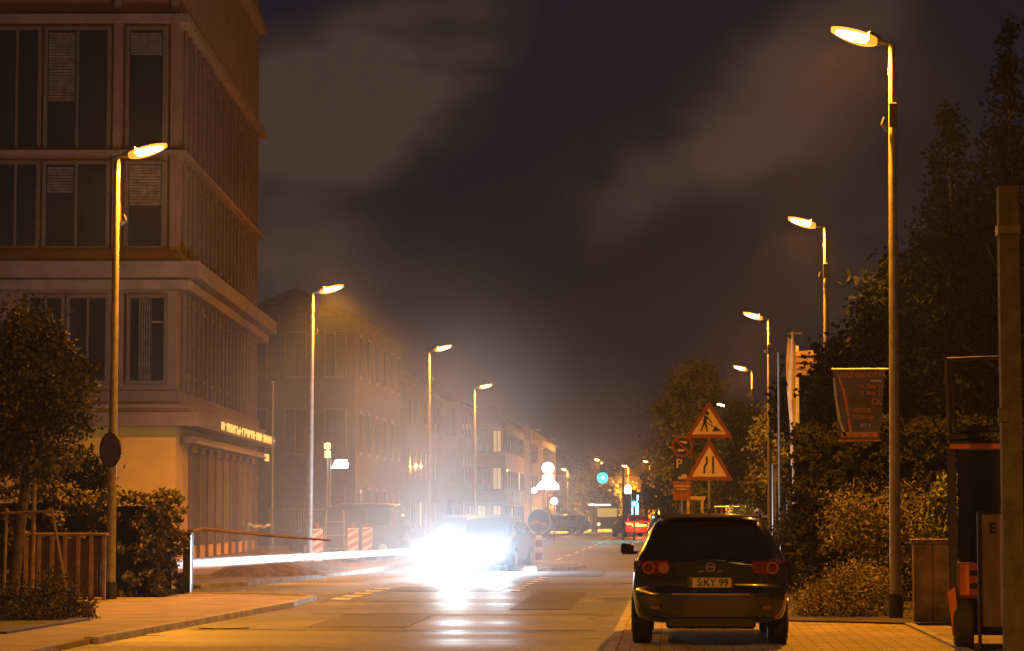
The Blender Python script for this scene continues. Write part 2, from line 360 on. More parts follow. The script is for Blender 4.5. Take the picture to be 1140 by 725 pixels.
# ------------------------------------------------------------------ street lamps
LC = (1, .35, .015)
def make_lamp():
    t = thing('street_lamp', '', 'street lamp', group='lit sodium lamps along the street')
    p = MB(); p.tube([(0, 0, 0), (0, 0, 2.2), (0, 0, 8.1)], [.085, .075, .05], 14); p.build('pole', 'pole_metal', t, True)
    c = MB(); c.tube([(0, 0, 0), (0, 0, .35)], .105, 14); c.build('base_collar', 'dark_metal', t, True)
    c = MB(); c.box(-.06, .06, -.10, -.055, 6.9, 7.25, .01); c.tube([(-.07, -.04, 6.85), (-.16, -.05, 6.95), (-.12, -.05, 7.05)], .02, 6); c.build('bracket_box', 'dark_metal', t)
    a = MB(); a.tube([(.04, 0, 8.08), (-.05, 0, 8.12), (-.25, 0, 8.14)], .032, 10); a.build('arm', 'pole_metal', t, True)
    h = MB(); h.tube([(-.10, 0, 8.12), (-.20, 0, 8.15), (-.34, 0, 8.20), (-.37, 0, 8.205)], [.035, .075, .10, .05], 14); h.build('lamp_housing', 'housing', t, True)
    g = MB(); rows = []; n = 14
    for i in range(n+1):
        s = i/n; x = -.22-.64*s; e_ = max(.12, math.sin(PI*(.08+.86*s)))**.5; w = .19*e_; z = 8.155+.16*s
        rows.append([(x, w*math.cos(a), z+(.075 if math.sin(a) > 0 else .155*(1-.35*s))*e_*math.sin(a)) for a in [2*PI*k/16 for k in range(16)]])
    vs = [q for r in rows for q in r]; fs = [(i*16+k, i*16+(k+1) % 16, i*16+16+(k+1) % 16, i*16+16+k) for i in range(n) for k in range(16)]
    fs += [tuple(range(15, -1, -1)), tuple(n*16+k for k in range(16))]
    g.add(vs, fs); bw = g.build('lamp_bowl', 'lamp_glow', t, True)  # amber shell round the white core imitates an orange halo rim
    ctr = Vector((-.54, 0, 8.20)); k_ = MB(); k_.add([tuple(ctr+Vector(((v[0]-ctr.x)*.80, v[1]*.72, (v[2]-ctr.z)*.62))) for v in vs], fs); k_.build('lamp_core', 'lamp_core', bw, True)
    return t
lamp0 = make_lamp(); first = [True]
def lamp(px, d, top_py, side, label, e=1.0, far=False):
    top = Z(top_py, d); o = lamp0 if first[0] else copy_tree(lamp0); first[0] = False
    o.location = (X(px, d), d, 0.03); s = top/8.13
    o.scale = (s, s, s) if far else (1, 1, s); o.rotation_euler = (random.uniform(-.004, .004), random.uniform(-.006, .006), (0 if side == 'R' else PI)+random.uniform(-.06, .06))
    o['label'] = label
    hx = -.55 if side == 'R' else .55
    lx = o.location.x+hx*(s if far else 1)
    point('lamp_light', (lx, d, top+.09), LC, 5200*e*LAMPK*UP, .08)
    spot('lamp_light', (lx, d, top+.09), (lx-hx*.0, d, 0), LC, 5200*e*LAMPK, 158, .55, .10)
    return o
LAMPK = 1.14; UP = .19
lamp(996, 36.5, 52, 'R', 'tallest lit street lamp at right with printed banner on its pole')
lamp(921, 59.5, 254, 'R', 'lit street lamp whose lower pole disappears behind the dark trees at right')
lamp(857, 86.4, 356, 'R', 'lit street lamp in front of the hanging cream flag')
lamp(839, 117, 413, 'R', 'lit street lamp just right of the upper roadworks triangle, with long visible pole')
lamp(814, 155, 453, 'R', 'short looking lit street lamp touching the corner of the roadworks triangle', .9)
lamp(124, 43.2, 170, 'L', 'lit street lamp with round traffic sign back on its pole by the hedge')
lamp(345, 69.7, 324, 'L', 'lit street lamp beside the long building, behind the construction beacons')
lamp(478, 94, 390, 'L', 'lit street lamp above the turning car with bright headlights')
lamp(528, 122, 432, 'L', 'lit street lamp at left, farthest of that row, near the glowing yellow facade')
lamp(632, 225, 524, 'R', 'small distant street lamp right of the white shop sign', 4, True)
lamp(670, 250, 513, 'R', 'small distant street lamp just above the green traffic light', 6, True)
lamp(700, 262, 520, 'R', 'small distant street lamp between the green light and the red car', 6, True)
lamp(724, 255, 515, 'R', 'small distant street lamp left of the big tree', 6, True)
lamp(1760, 12.5, 573-6.7*2850/12.5, 'R', 'unseen street lamp added nearest on the right, continuing the row to light near objects', 1.0)  # out-of-view lamps added to both rows to light the near objects
lamp(-1350, 15, 573-6.7*2850/15, 'L', 'unseen street lamp added nearest on the left, continuing the row to light near objects', 1.0)
# banner on the first right-hand pole
D1 = 36.45; bx0, bx1 = X(927, D1), X(989, D1); bz0, bz1 = Z(491, D1), Z(412, D1); w_ = bx1-bx0; h_ = bz1-bz0
t = thing('event_banner', 'tapering printed event banner between two rods on the nearest right pole', 'banner', (bx0, D1-.05, bz0), 0)
b = MB(); b.tube([(0, 0, h_), (w_+.02, 0, h_)], .014, 8); b.build('top_rod', 'banner_white', t)
b = MB(); b.tube([(.09, 0, 0), (w_-.09, 0, 0)], .014, 8); b.build('bottom_rod', 'banner_orange', t)
b = MB(); b.prism([(.10, .015), (w_-.11, .015), (w_-.03, h_-.015), (.02, h_-.015)], -.004, .004); b.build('banner_sheet', 'banner_print', t)
b = MB(); P_ = [(.03, h_-.12), (.05, h_*.62), (.10, h_*.3), (.18, .06)]
for a, c in zip(P_[:-1], P_[1:]): b.prism([(a[0]-.012, a[1]), (c[0]-.02, c[1]), (c[0]+.025, c[1]), (a[0]+.014, a[1])], -.008, -.005)
b.build('white_stripe', 'banner_white', t)
b = MB(); P_ = [(.09, h_-.08), (.17, h_*.68), (.22, h_*.4), (.27, .06)]
for a, c in zip(P_[:-1], P_[1:]): b.prism([(a[0]-.012, a[1]), (c[0]-.02, c[1]), (c[0]+.02, c[1]), (a[0]+.014, a[1])], -.009, -.006)
b.build('orange_stripe', 'banner_orange', t)
b = MB(); b.box(.12, w_-.14, -.008, -.005, .05, .12); b.build('bottom_panel', 'banner_orange', t)
for s_, sz, x_, z_, m_ in (('HERZ GRI OTTA', .105, w_*.54, h_-.085, 'banner_orange'), ('FREITAG', .045, w_-.16, h_-.17, 'banner_white'), ("11. MAI '12", .08, w_-.22, h_-.25, 'banner_orange'),
                       ("12. MAI '12", .08, w_-.23, h_-.34, 'banner_orange'), ('CK', .12, w_-.15, h_*.54, 'banner_orange'), ('GROSSE', .075, w_*.55, h_*.42, 'banner_orange'), ('TOMBOLA', .07, w_*.56, h_*.33, 'banner_orange'), ('MIT V', .07, w_*.60, h_*.21, 'banner_white')):
    text(s_, sz, m_, t, (x_, -.009, z_), sx=.9)
# round traffic sign seen from behind on the left lamp pole
t = thing('round_sign', 'dark back of a round traffic sign clamped to the left lamp pole', 'traffic sign', (X(127, 43)-.0, 43.05, Z(500, 43)), 0)
b = MB(); b.T = Matrix.Rotation(math.radians(-42), 4, 'Z'); b.disc((0.02, -.12, 0), .295, 30, .012); b.build('sign_disc', 'sign_grey', t)
b = MB(); b.T = Matrix.Rotation(math.radians(-42), 4, 'Z'); b.ring((0.02, -.12, 0), .28, .30, 30, .03); b.build('rim', 'dark_metal', t)
b = MB(); b.box(-.12, .1, -.1, .1, .08, .11); b.box(-.12, .1, -.1, .1, -.11, -.08); b.build('clamp', 'dark_metal', t)
# ------------------------------------------------------------------ the long corner building at left
BX, BY = X(195, 78), 78.0; BA = math.atan2(.06, .998)
bl = thing('corner_building', 'tall ochre and brown corner building with deep ledges, behind the left hedge', 'building', (BX, BY, 0), BA)
H = 25.0; Lb = 24.3; Wb = 20.0
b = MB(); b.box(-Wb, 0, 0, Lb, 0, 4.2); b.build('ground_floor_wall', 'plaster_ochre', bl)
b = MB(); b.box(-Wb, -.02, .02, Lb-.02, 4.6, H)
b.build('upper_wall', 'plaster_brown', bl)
for z0, z1, ov, nm in ((4.2, 4.62, .75, 'ledge'), (8.75, 9.25, .75, 'ledge'), (12.6, 12.75, .25, 'ledge'), (16.75, 17.0, .3, 'ledge'), (21, 21.3, .3, 'ledge')):
    b = MB(); b.box(-Wb, ov, -ov, Lb+.2, z0, z1); b.build(nm, 'cornice', bl)
for z0, z1, ov in ((8.4, 8.72, .45), (4.64, 4.9, .35)):
    b = MB(); b.box(-Wb, ov, -ov, Lb+.1, z0, z1, .03); b.build('moulding', 'cornice', bl)
b = MB(); b.box(-Wb, .10, -.10, Lb, 4.92, 5.3); b.box(-Wb, .08, -.08, Lb, 9.27, 9.6); b.build('parapet_band', 'plaster_brown', bl)
def px2x(px): return (px-195)/2850*78
def window(x0, x1, z0, z1, nm=0, curtain=False, lit=None):
    f = MB(); k = .07
    f.box(x0-k, x0+.04, -.09, .05, z0-k, z1+k); f.box(x1-.04, x1+k, -.09, .05, z0-k, z1+k)
    f.box(x0+.04, x1-.04, -.09, .05, z1-.04, z1+k); f.box(x0+.04, x1-.04, -.12, .05, z0-k, z0+.04)
    for i in range(nm): xm = x0+(x1-x0)*(i+1)/(nm+1); f.box(xm-.035, xm+.035, -.06, .04, z0+.04, z1-.04)
    fo = f.build('window', 'window_frame', bl)
    g = MB(); g.box(x0+.03, x1-.03, -.02, .015, z0+.03, z1-.03); g.build('pane', lit or 'dark_glass', fo)
    if curtain:
        c = MB(); n = 16
        for (a, e_) in ((x0+.3, x1-.42),):
            pts = [(a+(e_-a)*i/n, -.03-.02*math.sin(i*2.1)) for i in range(n+1)]
            c.add([(p[0], p[1], z0+.05) for p in pts]+[(p[0], p[1], z1-.05) for p in pts], [(i, i+1, n+2+i, n+1+i) for i in range(n)])
        c.build('curtain', 'curtain', fo)
        c = MB(); c.box(x1-.42, x1-.06, -.034, -.03, z0+1.82, z0+1.88); c.build('reflection_strip', 'curtain', fo)
def blind(x0, x1, z0, z1):
    n = int((z1-z0)/.09)
    for f_ in (0,):
        b = MB(); [b.box(x0+.05, x1-.05, -.05, -.025, z0+i*.09, z0+i*.09+.07) for i in range(n)]; b.build('blind', 'curtain', bl)
def zz(py): return 1.5+(573-py)*78/2850
window(px2x(141), px2x(182), zz(424), zz(328), 0, True)
window(px2x(73), px2x(116), zz(424), zz(328), 1)
window(px2x(28), px2x(66), zz(424), zz(328), 1)
for (y1, y0) in ((272, 176), (160, 22)):
    window(px2x(137), px2x(178), zz(y1), zz(y0), 0); h_b = zz(y0)-zz(y1); blind(px2x(45), px2x(78), zz(y0)-h_b*(.35 if y1 == 272 else .6), zz(y0)-.05); blind(px2x(138), px2x(177), zz(y0)-h_b*(.22 if y1 == 160 else .5), zz(y0)-.05); window(px2x(44), px2x(115), zz(y1), zz(y0), 1); window(px2x(-40), px2x(36), zz(y1), zz(y0), 2)
b = MB()
for px in (125, 190): b = MB(); b.box(px2x(px)-.12, px2x(px)+.12, -.10, .01, 9.62, 21); b.build('pilaster', 'plaster_brown', bl)
# street side: ribbed panels and narrow windows
def side_ribs(name, z0, z1, y0, y1, step, m, w=.10, dp=.10):
    y = y0
    while y < y1: b = MB(); b.box(.0, dp, y, y+w, z0, z1); b.build(name, m, bl); y += step
side_ribs('facade_rib', 5.35, 8.4, 1.2, Lb-.3, 1.15, 'facade_rib', .22, .10)
side_ribs('facade_rib', 9.65, 12.55, 1.2, Lb-.3, 1.15, 'facade_rib', .22, .10)
side_ribs('facade_rib', 12.8, 16.7, 1.2, Lb-.3, 1.15, 'facade_rib', .22, .10)
side_ribs('facade_rib', 0, 3.7, 3.0, Lb-.3, 2.3, 'facade_rib', .18, .10)
for z0, z1, zb in ((5.9, 8.1, 1), (10.0, 12.2, 2), (13.4, 16.2, 3)):
    for k in range(10):
        y = 1.6+k*2.3
        f = MB(); f.box(-.02, .05, y, y+.74, z0-.06, z0); f.box(-.02, .05, y, y+.74, z1, z1+.06); f.box(-.02, .05, y-.06, y, z0-.06, z1+.06); f.box(-.02, .05, y+.74, y+.8, z0-.06, z1+.06)
        fo = f.build('window', 'window_frame', bl); g = MB(); g.box(-.04, .02, y, y+.74, z0, z1); g.build('pane', 'dark_glass', fo)
for k in range(9):
    y = 3.3+k*2.3
    g = MB(); g.box(-.05, .03, y, y+1.85, .5, 3.5); g.build('shop_window', 'plaster_dark', bl)
b = MB(); b.box(.02, .45, .9, Lb-.5, 3.72, 3.95, .03); b.build('awning_box', 'cornice', bl)
b = MB(); b.tube([(.5, 1.0, 3.75), (.5, Lb-.45, 3.75)], .05, 8); b.build('awning_roller', 'grey_metal', bl)
b = MB(); random.seed(3); y = 5.5
while y < Lb-.4:                                   # glowing raised characters on the ledge, too faint to read
    k = random.uniform(.35, .8); z0 = 4.28
    b.box(.755, .775, y, y+k*.25, z0, z0+.28); b.box(.755, .775, y+k*.25, y+k, z0+random.choice((0, .12, .22)), z0+random.choice((.06, .16))+.12)
    if random.random() < .6: b.box(.755, .775, y+k*.75, y+k, z0, z0+.28)
    b.build('ledge_character', 'fascia_glow', bl); b = MB(); y += k+.22
b = MB(); b.box(.47, .56, Lb-1.6, Lb-.6, 3.62, 3.9); b.build('awning_end_cap', 'fascia_glow', bl)  # cap made to glow in place of light falling on the awning tip
b = MB(); b.box(-Wb-.3, .8, -.8, Lb+.3, H, H+.5); b.build('roof', 'cornice', bl)
# thin flag pole behind the building
t = thing('flagpole', 'thin bare flagpole at the far end of the long building', 'flagpole', (X(303, 100), 100, 0))
b = MB(); b.tube([(0, 0, 0), (0, 0, Z(425, 100))], [.05, .03], 8); b.build('pole', 'grey_metal', t); b = MB(); b.disc((0, 0, Z(425, 100)+.03), .06, 10, .08); b.build('finial', 'grey_metal', t)
# ------------------------------------------------------------------ houses further down the street
def house(px0, px1, d, top, ridge, depth, m, label, lit=(), cols=3, rows=3, roofm='roof_tile', gable='x', name='house', seed=1, litm='window_yellow', chim=True):
    x0, x1 = X(px0, d), X(px1, d); w = x1-x0; h = Z(top, d); hr = Z(ridge, d)
    t = thing(name, label, 'house', (x0, d, 0)); r = random.Random(seed)
    b = MB(); b.box(0, w, 0, depth, 0, h); b.build('wall', m, t)
    b = MB(); ov = .35
    if gable == 'x':    # ridge along the street (y): gable faces the camera
        b.prism([(-ov, h-.1), (w+ov, h-.1), (w/2, hr)], -ov, depth+ov)
    else:
        b.add([(-ov, -ov, h), (w+ov, -ov, h), (w+ov, depth+ov, h), (-ov, depth+ov, h), (w*.12, depth/2, hr), (w*.88, depth/2, hr)], [(3, 2, 1, 0), (0, 1, 5, 4), (1, 2, 5), (2, 3, 4, 5), (3, 0, 4)])
    rf = b.build('roof', roofm, t)
    if chim:
        b = MB(); cx_ = w*.3; b.box(cx_-.3, cx_+.3, depth*.4, depth*.4+.6, h, hr+.5); b.build('chimney', 'plaster_dark', rf)
    sw, sh = w/cols, h/rows
    for i in range(cols):
        for j in range(rows):
            wx, wz = sw*(i+.5), sh*(j+.5); ww, wh = sw*.24, sh*.28
            f = MB(); f.box(wx-ww-.08, wx+ww+.08, -.06, .03, wz-wh-.1, wz+wh+.08); fo = f.build('window', 'window_frame', t)
            g = MB(); g.box(wx-ww, wx-.03, -.09, -.055, wz-wh, wz+wh); g.box(wx+.03, wx+ww, -.09, -.055, wz-wh, wz+wh)
            g.build('pane', litm if (i, j) in lit else 'dark_glass', fo)
    n = max(3, int(depth/3))
    for i in range(n):
        for j in range(rows):
            wy, wz = depth*(i+.5)/n, sh*(j+.5)
            f = MB(); f.box(w-.03, w+.06, wy-.6, wy+.6, wz-sh*.3, wz+sh*.28); fo = f.build('window', 'window_frame', t)
            g = MB(); g.box(w+.055, w+.09, wy-.5, wy+.5, wz-sh*.26, wz+sh*.24); g.build('pane', litm if r.random() < .04 else 'dark_glass', fo)
    return t
house(262, 395, 118, 350, 318, 20, 'plaster_dark', 'dark three storey house right after the long corner building', seed=2)
house(396, 452, 150, 425, 398, 22, 'plaster_grey', 'grey gabled house in the haze, left of the third left lamp', lit=(), cols=2, seed=3)
house(455, 512, 178, 445, 425, 22, 'plaster_brown', 'brown house in the haze with lit narrow windows behind the third left lamp', lit=((1, 1), (1, 2)), cols=3, seed=4)
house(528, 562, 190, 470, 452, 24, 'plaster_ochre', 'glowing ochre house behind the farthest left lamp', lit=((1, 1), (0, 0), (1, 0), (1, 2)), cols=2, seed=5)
house(566, 604, 232, 488, 474, 26, 'plaster_grey', 'pale grey house just left of the white shop sign', lit=((1, 0),), cols=2, seed=6)
house(686, 714, 285, 530, 520, 20, 'plaster_ochre', 'small lit ochre house at the street bend above the red car', lit=((0, 0), (1, 1), (0, 1)), cols=2, rows=2, seed=7)
house(722, 745, 262, 545, 532, 16, 'plaster_brown', 'brown house with one lit window beside the big tree at the bend', lit=((0, 1),), cols=2, rows=2, seed=8)
house(636, 664, 300, 545, 532, 16, 'plaster_dark', 'low dark house far down the street left of the green light', lit=((1, 0),), cols=2, rows=2, seed=9)
# ------------------------------------------------------------------ signs and lit shop signs
def stick(name, px, d, h, r=.03, m='grey_metal', parent=None, loc=(0, 0, 0)):
    b = MB(); b.tube([(loc[0], loc[1], 0), (loc[0], loc[1], h)], r, 8); return b.build('post', m, parent)
t = thing('tower_sign', 'bright white stacked light box sign on a post by the street bend', 'shop sign', (X(610, 150), 150, 0)); k = 150/2850
b = MB(); b.tube([(0, .1, 0), (0, .1, Z(520, 150))], .06, 8); b.build('post', 'grey_metal', t)
zc = Z(521, 150); b = MB(); b.disc((0.1*k, 0, zc), 6.8*k, 8, .15, ry=6.6*k); b.build('light_box', 'shop_white', t)
zc = Z(533, 150); b = MB(); b.box(-6*k, 6*k, -.08, .08, zc-4*k, zc+4*k, .03); b.build('light_box', 'shop_white', t)
zc = Z(540, 150); b = MB(); b.prism([(-12*k, zc-5*k), (12*k, zc-5*k), (12*k, zc), (7*k, zc+4.5*k), (-7*k, zc+4.5*k), (-12*k, zc)], -.09, .09); b.build('light_box', 'shop_white', t)
t = thing('round_lit_sign', 'small round white lit disc sign below the stacked light box sign', 'shop sign', (X(617, 148), 148, 0))
b = MB(); b.disc((0, 0, Z(558, 148)), .23, 20, .1); b.build('light_disc', 'shop_pale', t); stick('', 0, 0, Z(560, 148), .04, 'dark_metal', t, (0, .1, 0))
b = MB(); b.ring((0, -.02, Z(558, 148)), .22, .28, 20, .12); b.build('rim', 'grey_metal', t)
t = thing('globe_lamp', 'tiny white globe lamp on a post left of the stacked white sign', 'lamp', (X(595, 150), 150, 0))
b = MB(); b.tube([(0, 0, 0), (0, 0, Z(550, 150))], .04, 8); b.build('post', 'grey_metal', t)
b = MB(); z0 = Z(546, 150); b.tube([(0, 0, z0-.17), (0, 0, z0-.1), (0, 0, z0), (0, 0, z0+.1), (0, 0, z0+.17)], [.05, .14, .18, .14, .05], 12); b.build('globe', 'shop_white', t, True)
t = thing('mast_sign', 'tall pale mast with bracket arm standing behind the globe lamp', 'mast', (X(591, 158), 158, 0)); zt = Z(478, 158)
b = MB(); b.tube([(0, 0, 0), (0, 0, zt)], .07, 8); b.build('pole', 'sign_white', t); b = MB(); b.tube([(0, 0, zt-.1), (.6, 0, zt)], .04, 6); b.tube([(0, 0, Z(503, 158)), (-1.0, 0, Z(495, 158))], .04, 6); b.tube([(0, 0, Z(505, 158)), (.9, 0, Z(498, 158))], .04, 6); b.build('bracket_arm', 'sign_white', t)
b = MB()
for i in range(4): b.box(-1.2+i*.3, -1.04+i*.3, -.05, .05, Z(562, 158)+.0, Z(548+i, 158))
b.build('banner_strip', 'sign_white', t)
t = thing('lit_shop_sign', 'small white lit wall sign hanging at left above the construction site', 'shop sign', (X(378, 104), 104, 0)); k = 104/2850; zc = Z(516, 104)
b = MB(); b.prism([(-9*k, zc-5*k), (9*k, zc-4.5*k), (10*k, zc+1*k), (3*k, zc+1*k), (9*k, zc+4*k), (1*k, zc+5*k), (-5*k, zc+4*k)], -.07, .07); b.build('light_panel', 'shop_white', t)
b = MB(); b.tube([(-11*k, .1, 0), (-11*k, .1, zc+6*k)], .04, 8); b.build('post', 'grey_metal', t)
t = thing('pharmacy_sign', 'narrow yellow lit sign above left of the small white lit sign', 'shop sign', (X(364, 104.6), 104.6, 0)); zc = Z(500, 104.6)
b = MB(); b.box(-.13, .13, -.06, .06, zc+.03, zc+.26); b.box(-.10, .14, -.06, .06, zc-.34, zc-.05); b.box(-.03, .08, -.05, .05, zc-.05, zc+.3); b.build('light_panel', 'yellow_sign', t)
b = MB(); b.tube([(.0, .1, 0), (.0, .1, zc+.3)], .04, 8); b.build('post', 'grey_metal', t)
# lit shop at the bend
t = thing('shop_kiosk', 'far shop front glowing white and pale blue behind the red car', 'kiosk', (X(704, 205), 205, 0)); k = 205/2850
b = MB(); b.box(-10*k, 9*k, .2, 2.5, 0, 3.1); b.build('wall', 'plaster_dark', t); b = MB(); b.box(-1*k, 7*k, .1, .2, .7, Z(551, 205)); b.build('shop_window', 'shop_teal', t)
b = MB(); zc = Z(545, 205); b.prism([(-9*k, zc-5*k), (-1*k, zc-5*k), (-1.5*k, zc+2*k), (-3*k, zc+5*k), (-7*k, zc+5*k), (-8.5*k, zc+1*k)], 0, .15); b.build('roof_sign', 'shop_white', t)
b = MB(); b.box(-10.5*k, 9.5*k, .0, 2.7, 3.1, 3.3); b.build('roof', 'dark_metal', t)
def signal(px, py, d, label, e, arm=0):
    z = Z(py, d); t = thing('traffic_light', label, 'traffic light', (X(px, d), d, 0), group='green traffic lights at the crossing')
    b = MB(); b.tube([(arm, .15, 0), (arm, .15, z+.6)], .06, 10); b.build('post', 'dark_metal', t)
    if arm: b = MB(); b.tube([(arm, .15, z+.45), (0, .15, z+.45)], .04, 8); b.build('arm', 'dark_metal', t)
    b = MB(); b.box(-.15, .15, -.02, .18, z-.18, z+.82, .03); b.build('housing', 'plastic_black', t)
    for i, m_ in enumerate(('teal_glow', 'dark_glass', 'dark_glass')):
        b = MB(); b.disc((0, -.03, z+i*.3), (.32 if arm else .18) if i == 0 else .1, 18, .03); b.build('lens', m_, t, True)  # high signal's lit lens made oversize to stand in for its glare
    b = MB(); b.disc((0, -.06, z), .09, 14, .03); b.build('lens_core', 'teal_core', t, True)
    spot('signal_light', (X(px, d), d-.25, z), (X(px, d), d-20, z-1), (.02, .8, .85), e, 150, .8, .12)
signal(671, 532, 150, 'high green traffic light glowing teal over the street centre', 500, 1.2)
signal(706, 561, 150, 'lower green traffic light glowing just above the red car', 250)
def triangle(z_c, side, name):
    return None
t = thing('roadworks_sign', 'pair of red bordered warning triangles with digging worker and narrowing road, on one post', 'traffic sign', (X(790, 51), 51, 0)); k = 51/2850
b = MB(); b.tube([(0, .03, 0), (0, .03, Z(450, 51))], .03, 10); b.build('post', 'grey_metal', t)
def tri(zb, zt, hw, y, m, nm, par, inset=0):
    H_ = zt-zb; b = MB(); i = inset
    b.prism([(-hw+i*1.73, zb+i), (hw-i*1.73, zb+i), (0, zt-2*i)], y, y+.006); return b.build(nm, m, par)
for (py0, py1, kind) in ((488, 446, 'dig'), (535, 489, 'narrow')):
    zb, zt = Z(py0, 51), Z(py1, 51); hw = 26.5*k
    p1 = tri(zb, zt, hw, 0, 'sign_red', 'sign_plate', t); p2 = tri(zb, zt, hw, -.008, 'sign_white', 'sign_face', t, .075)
    z0 = zb+.075; b = MB(); Y0, Y1 = -.016, -.010
    if kind == 'dig':   # worker with a shovel and a heap
        q = lambda x, z: (x*.9, z0+z)
        b.prism([q(.06, .06), q(.14, .16), q(.22, .10), q(.29, .06)], Y0, Y1)
        b.prism([q(-.20, .06), q(-.17, .06), q(-.08, .24), q(-.12, .27)], Y0, Y1); b.prism([q(-.06, .06), q(-.03, .06), q(-.04, .17), q(-.08, .24), q(-.11, .24)], Y0, Y1)
        b.prism([q(-.13, .23), q(-.07, .22), q(-.03, .36), q(-.11, .39)], Y0, Y1); b.prism([q(-.05, .36), q(-.05, .33), q(.05, .22), q(.07, .24)], Y0-.001, Y1-.001)
        b.prism([q(-.16, .30), q(-.15, .28), q(.13, .12), q(.14, .14)], Y0-.002, Y1-.002); b.disc((-.04*.9, -.012, z0+.42), .04, 14, .006)
    else:
        q = lambda x, z: (x*.9, z0+z)
        b.prism([q(.06, .06), q(.10, .06), q(.10, .40), q(.06, .40)], Y0, Y1)
        b.prism([q(-.13, .06), q(-.09, .06), q(-.09, .18), q(-.04, .26), q(-.04, .40), q(-.08, .40), q(-.08, .28), q(-.13, .19)], Y0, Y1)
    b.build('pictogram', 'print_black', p2)
t = thing('parking_sign', 'round no stopping sign above a blue parking sign with an orange plate below', 'traffic sign', (X(760, 60), 60, 0)); k = 60/2850
b = MB(); b.tube([(0, .04, 0), (0, .04, Z(484, 60))], .03, 10); b.build('post', 'grey_metal', t)
zc = Z(497, 60); b = MB(); b.disc((0, 0, zc), .235, 28, .012); b.build('sign_disc', 'sign_blue', t)
b = MB(); b.ring((0, -.008, zc), .195, .25, 28, .012); b.T = Matrix.Translation((0, 0, zc)) @ Matrix.Rotation(math.radians(45), 4, 'Y'); b.box(-.2, .2, -.015, -.007, -.025, .025); b.build('red_ring', 'sign_red', t)
b = MB(); b.T = Matrix.Translation((0, 0, zc)); b.prism([(-.13, -.09), (-.05, -.13), (-.05, -.05)], -.018, -.012); b.prism([(.13, .09), (.05, .13), (.05, .05)], -.018, -.012); b.prism([(-.06, -.11), (.04, -.12), (.04, -.08), (-.06, -.07)], -.018, -.012); b.prism([(-.06, .11), (.06, .07), (.06, .11), (-.06, .13)], -.018, -.012); b.build('arrow', 'sign_white', t)
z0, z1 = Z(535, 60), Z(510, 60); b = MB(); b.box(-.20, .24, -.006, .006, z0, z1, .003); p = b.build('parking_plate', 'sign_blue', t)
text('P', .30, 'sign_white', p, (-.08, -.009, z1-.14), bold=.004)
b = MB(); b.box(-.10, .16, -.012, -.006, z0+.03, z0+.09); b.prism([(-.04, z0+.09), (.12, z0+.09), (.08, z0+.15), (0, z0+.15)], -.012, -.006); b.build('car_symbol', 'sign_white', p)
z2 = Z(557, 60); b = MB(); b.box(-.22, .18, -.006, .006, z2, z0-.03, .003); p = b.build('orange_plate', 'sign_orange', t)
b = MB(); b.box(-.2, .16, -.011, -.006, z0-.15, z0-.12); b.box(-.14, .10, -.011, -.006, z0-.22, z0-.19); b.build('print_line', 'sign_white', p)
# keep-left/right sign on the island
t = thing('island_sign', 'dark round arrow sign on a red and white post on the traffic island', 'traffic sign', (X(600, 71), 71, .15)); k = 71/2850
b = MB(); b.box(-.09, .09, -.05, .05, 0, .78, .02); bo = b.build('beacon_post', 'sign_white', t)
b = MB(); b.box(-.095, .095, -.055, -.045, .1, .3); b.box(-.095, .095, -.055, -.045, .45, .65); b.build('red_band', 'sign_red', bo)
b = MB(); b.disc((0, 0, Z(580, 71)-.15), .34, 30, .03); b.build('sign_disc', 'sign_blue', t); b = MB(); b.ring((0, -.01, Z(580, 71)-.15), .315, .345, 30, .03); b.build('rim', 'grey_metal', t)
b = MB(); zc = Z(580, 71)-.15; b.T = Matrix.Translation((0, 0, zc)) @ Matrix.Rotation(math.radians(14), 4, 'Y')
b.prism([(-.24, -.13), (-.20, -.17), (.02, -.05), (.05, .00), (-.05, .02), (-.14, -.04)], -.024, -.018); b.prism([(0.0, -.03), (.22, -.01), (.19, -.10), (.08, -.06)], -.026, -.02); b.build('arrow', 'sign_orange', t)
# ------------------------------------------------------------------ cars
def lerp_st(st, y):
    for a, c in zip(st[:-1], st[1:]):
        if a[0] <= y <= c[0]:
            s = (y-a[0])/(c[0]-a[0]); return [a[i]+(c[i]-a[i])*s for i in range(len(a))]
    return list(st[-1])
WAGON = [ # y zb ws wm zm wbelt zbelt wroof zroof
 (0, .32, .74, .84, .60, .79, .90, .70, .955), (.08, .27, .80, .875, .60, .83, .955, .71, 1.03), (.24, .25, .82, .88, .60, .845, .98, .67, 1.22), (.40, .25, .82, .88, .6, .85, .99, .62, 1.42),
 (.60, .24, .82, .88, .6, .85, .99, .60, 1.465), (1.4, .22, .82, .88, .6, .85, .98, .60, 1.49), (2.3, .22, .82, .88, .6, .85, .96, .59, 1.475), (2.8, .22, .82, .88, .6, .84, .95, .60, 1.40),
 (3.45, .22, .82, .88, .58, .82, .93, .72, 1.00), (4.0, .22, .80, .87, .56, .78, .84, .66, .90), (4.3, .24, .76, .82, .52, .70, .74, .58, .79), (4.42, .28, .66, .74, .48, .60, .64, .48, .67)]
VAN = [
 (0, .32, .76, .86, .7, .84, 1.0, .74, 1.1), (.06, .27, .82, .90, .7, .88, 1.05, .76, 1.5), (.2, .25, .84, .91, .7, .89, 1.05, .72, 1.85), (.6, .24, .84, .92, .7, .9, 1.05, .70, 1.93), (2.8, .22, .84, .92, .7, .9, 1.03, .70, 1.93),
 (3.3, .22, .84, .92, .66, .88, 1.02, .70, 1.80), (4.0, .22, .84, .91, .62, .86, 1.0, .76, 1.12), (4.6, .22, .80, .86, .58, .76, .88, .64, .94), (4.8, .26, .70, .76, .5, .64, .72, .5, .78)]
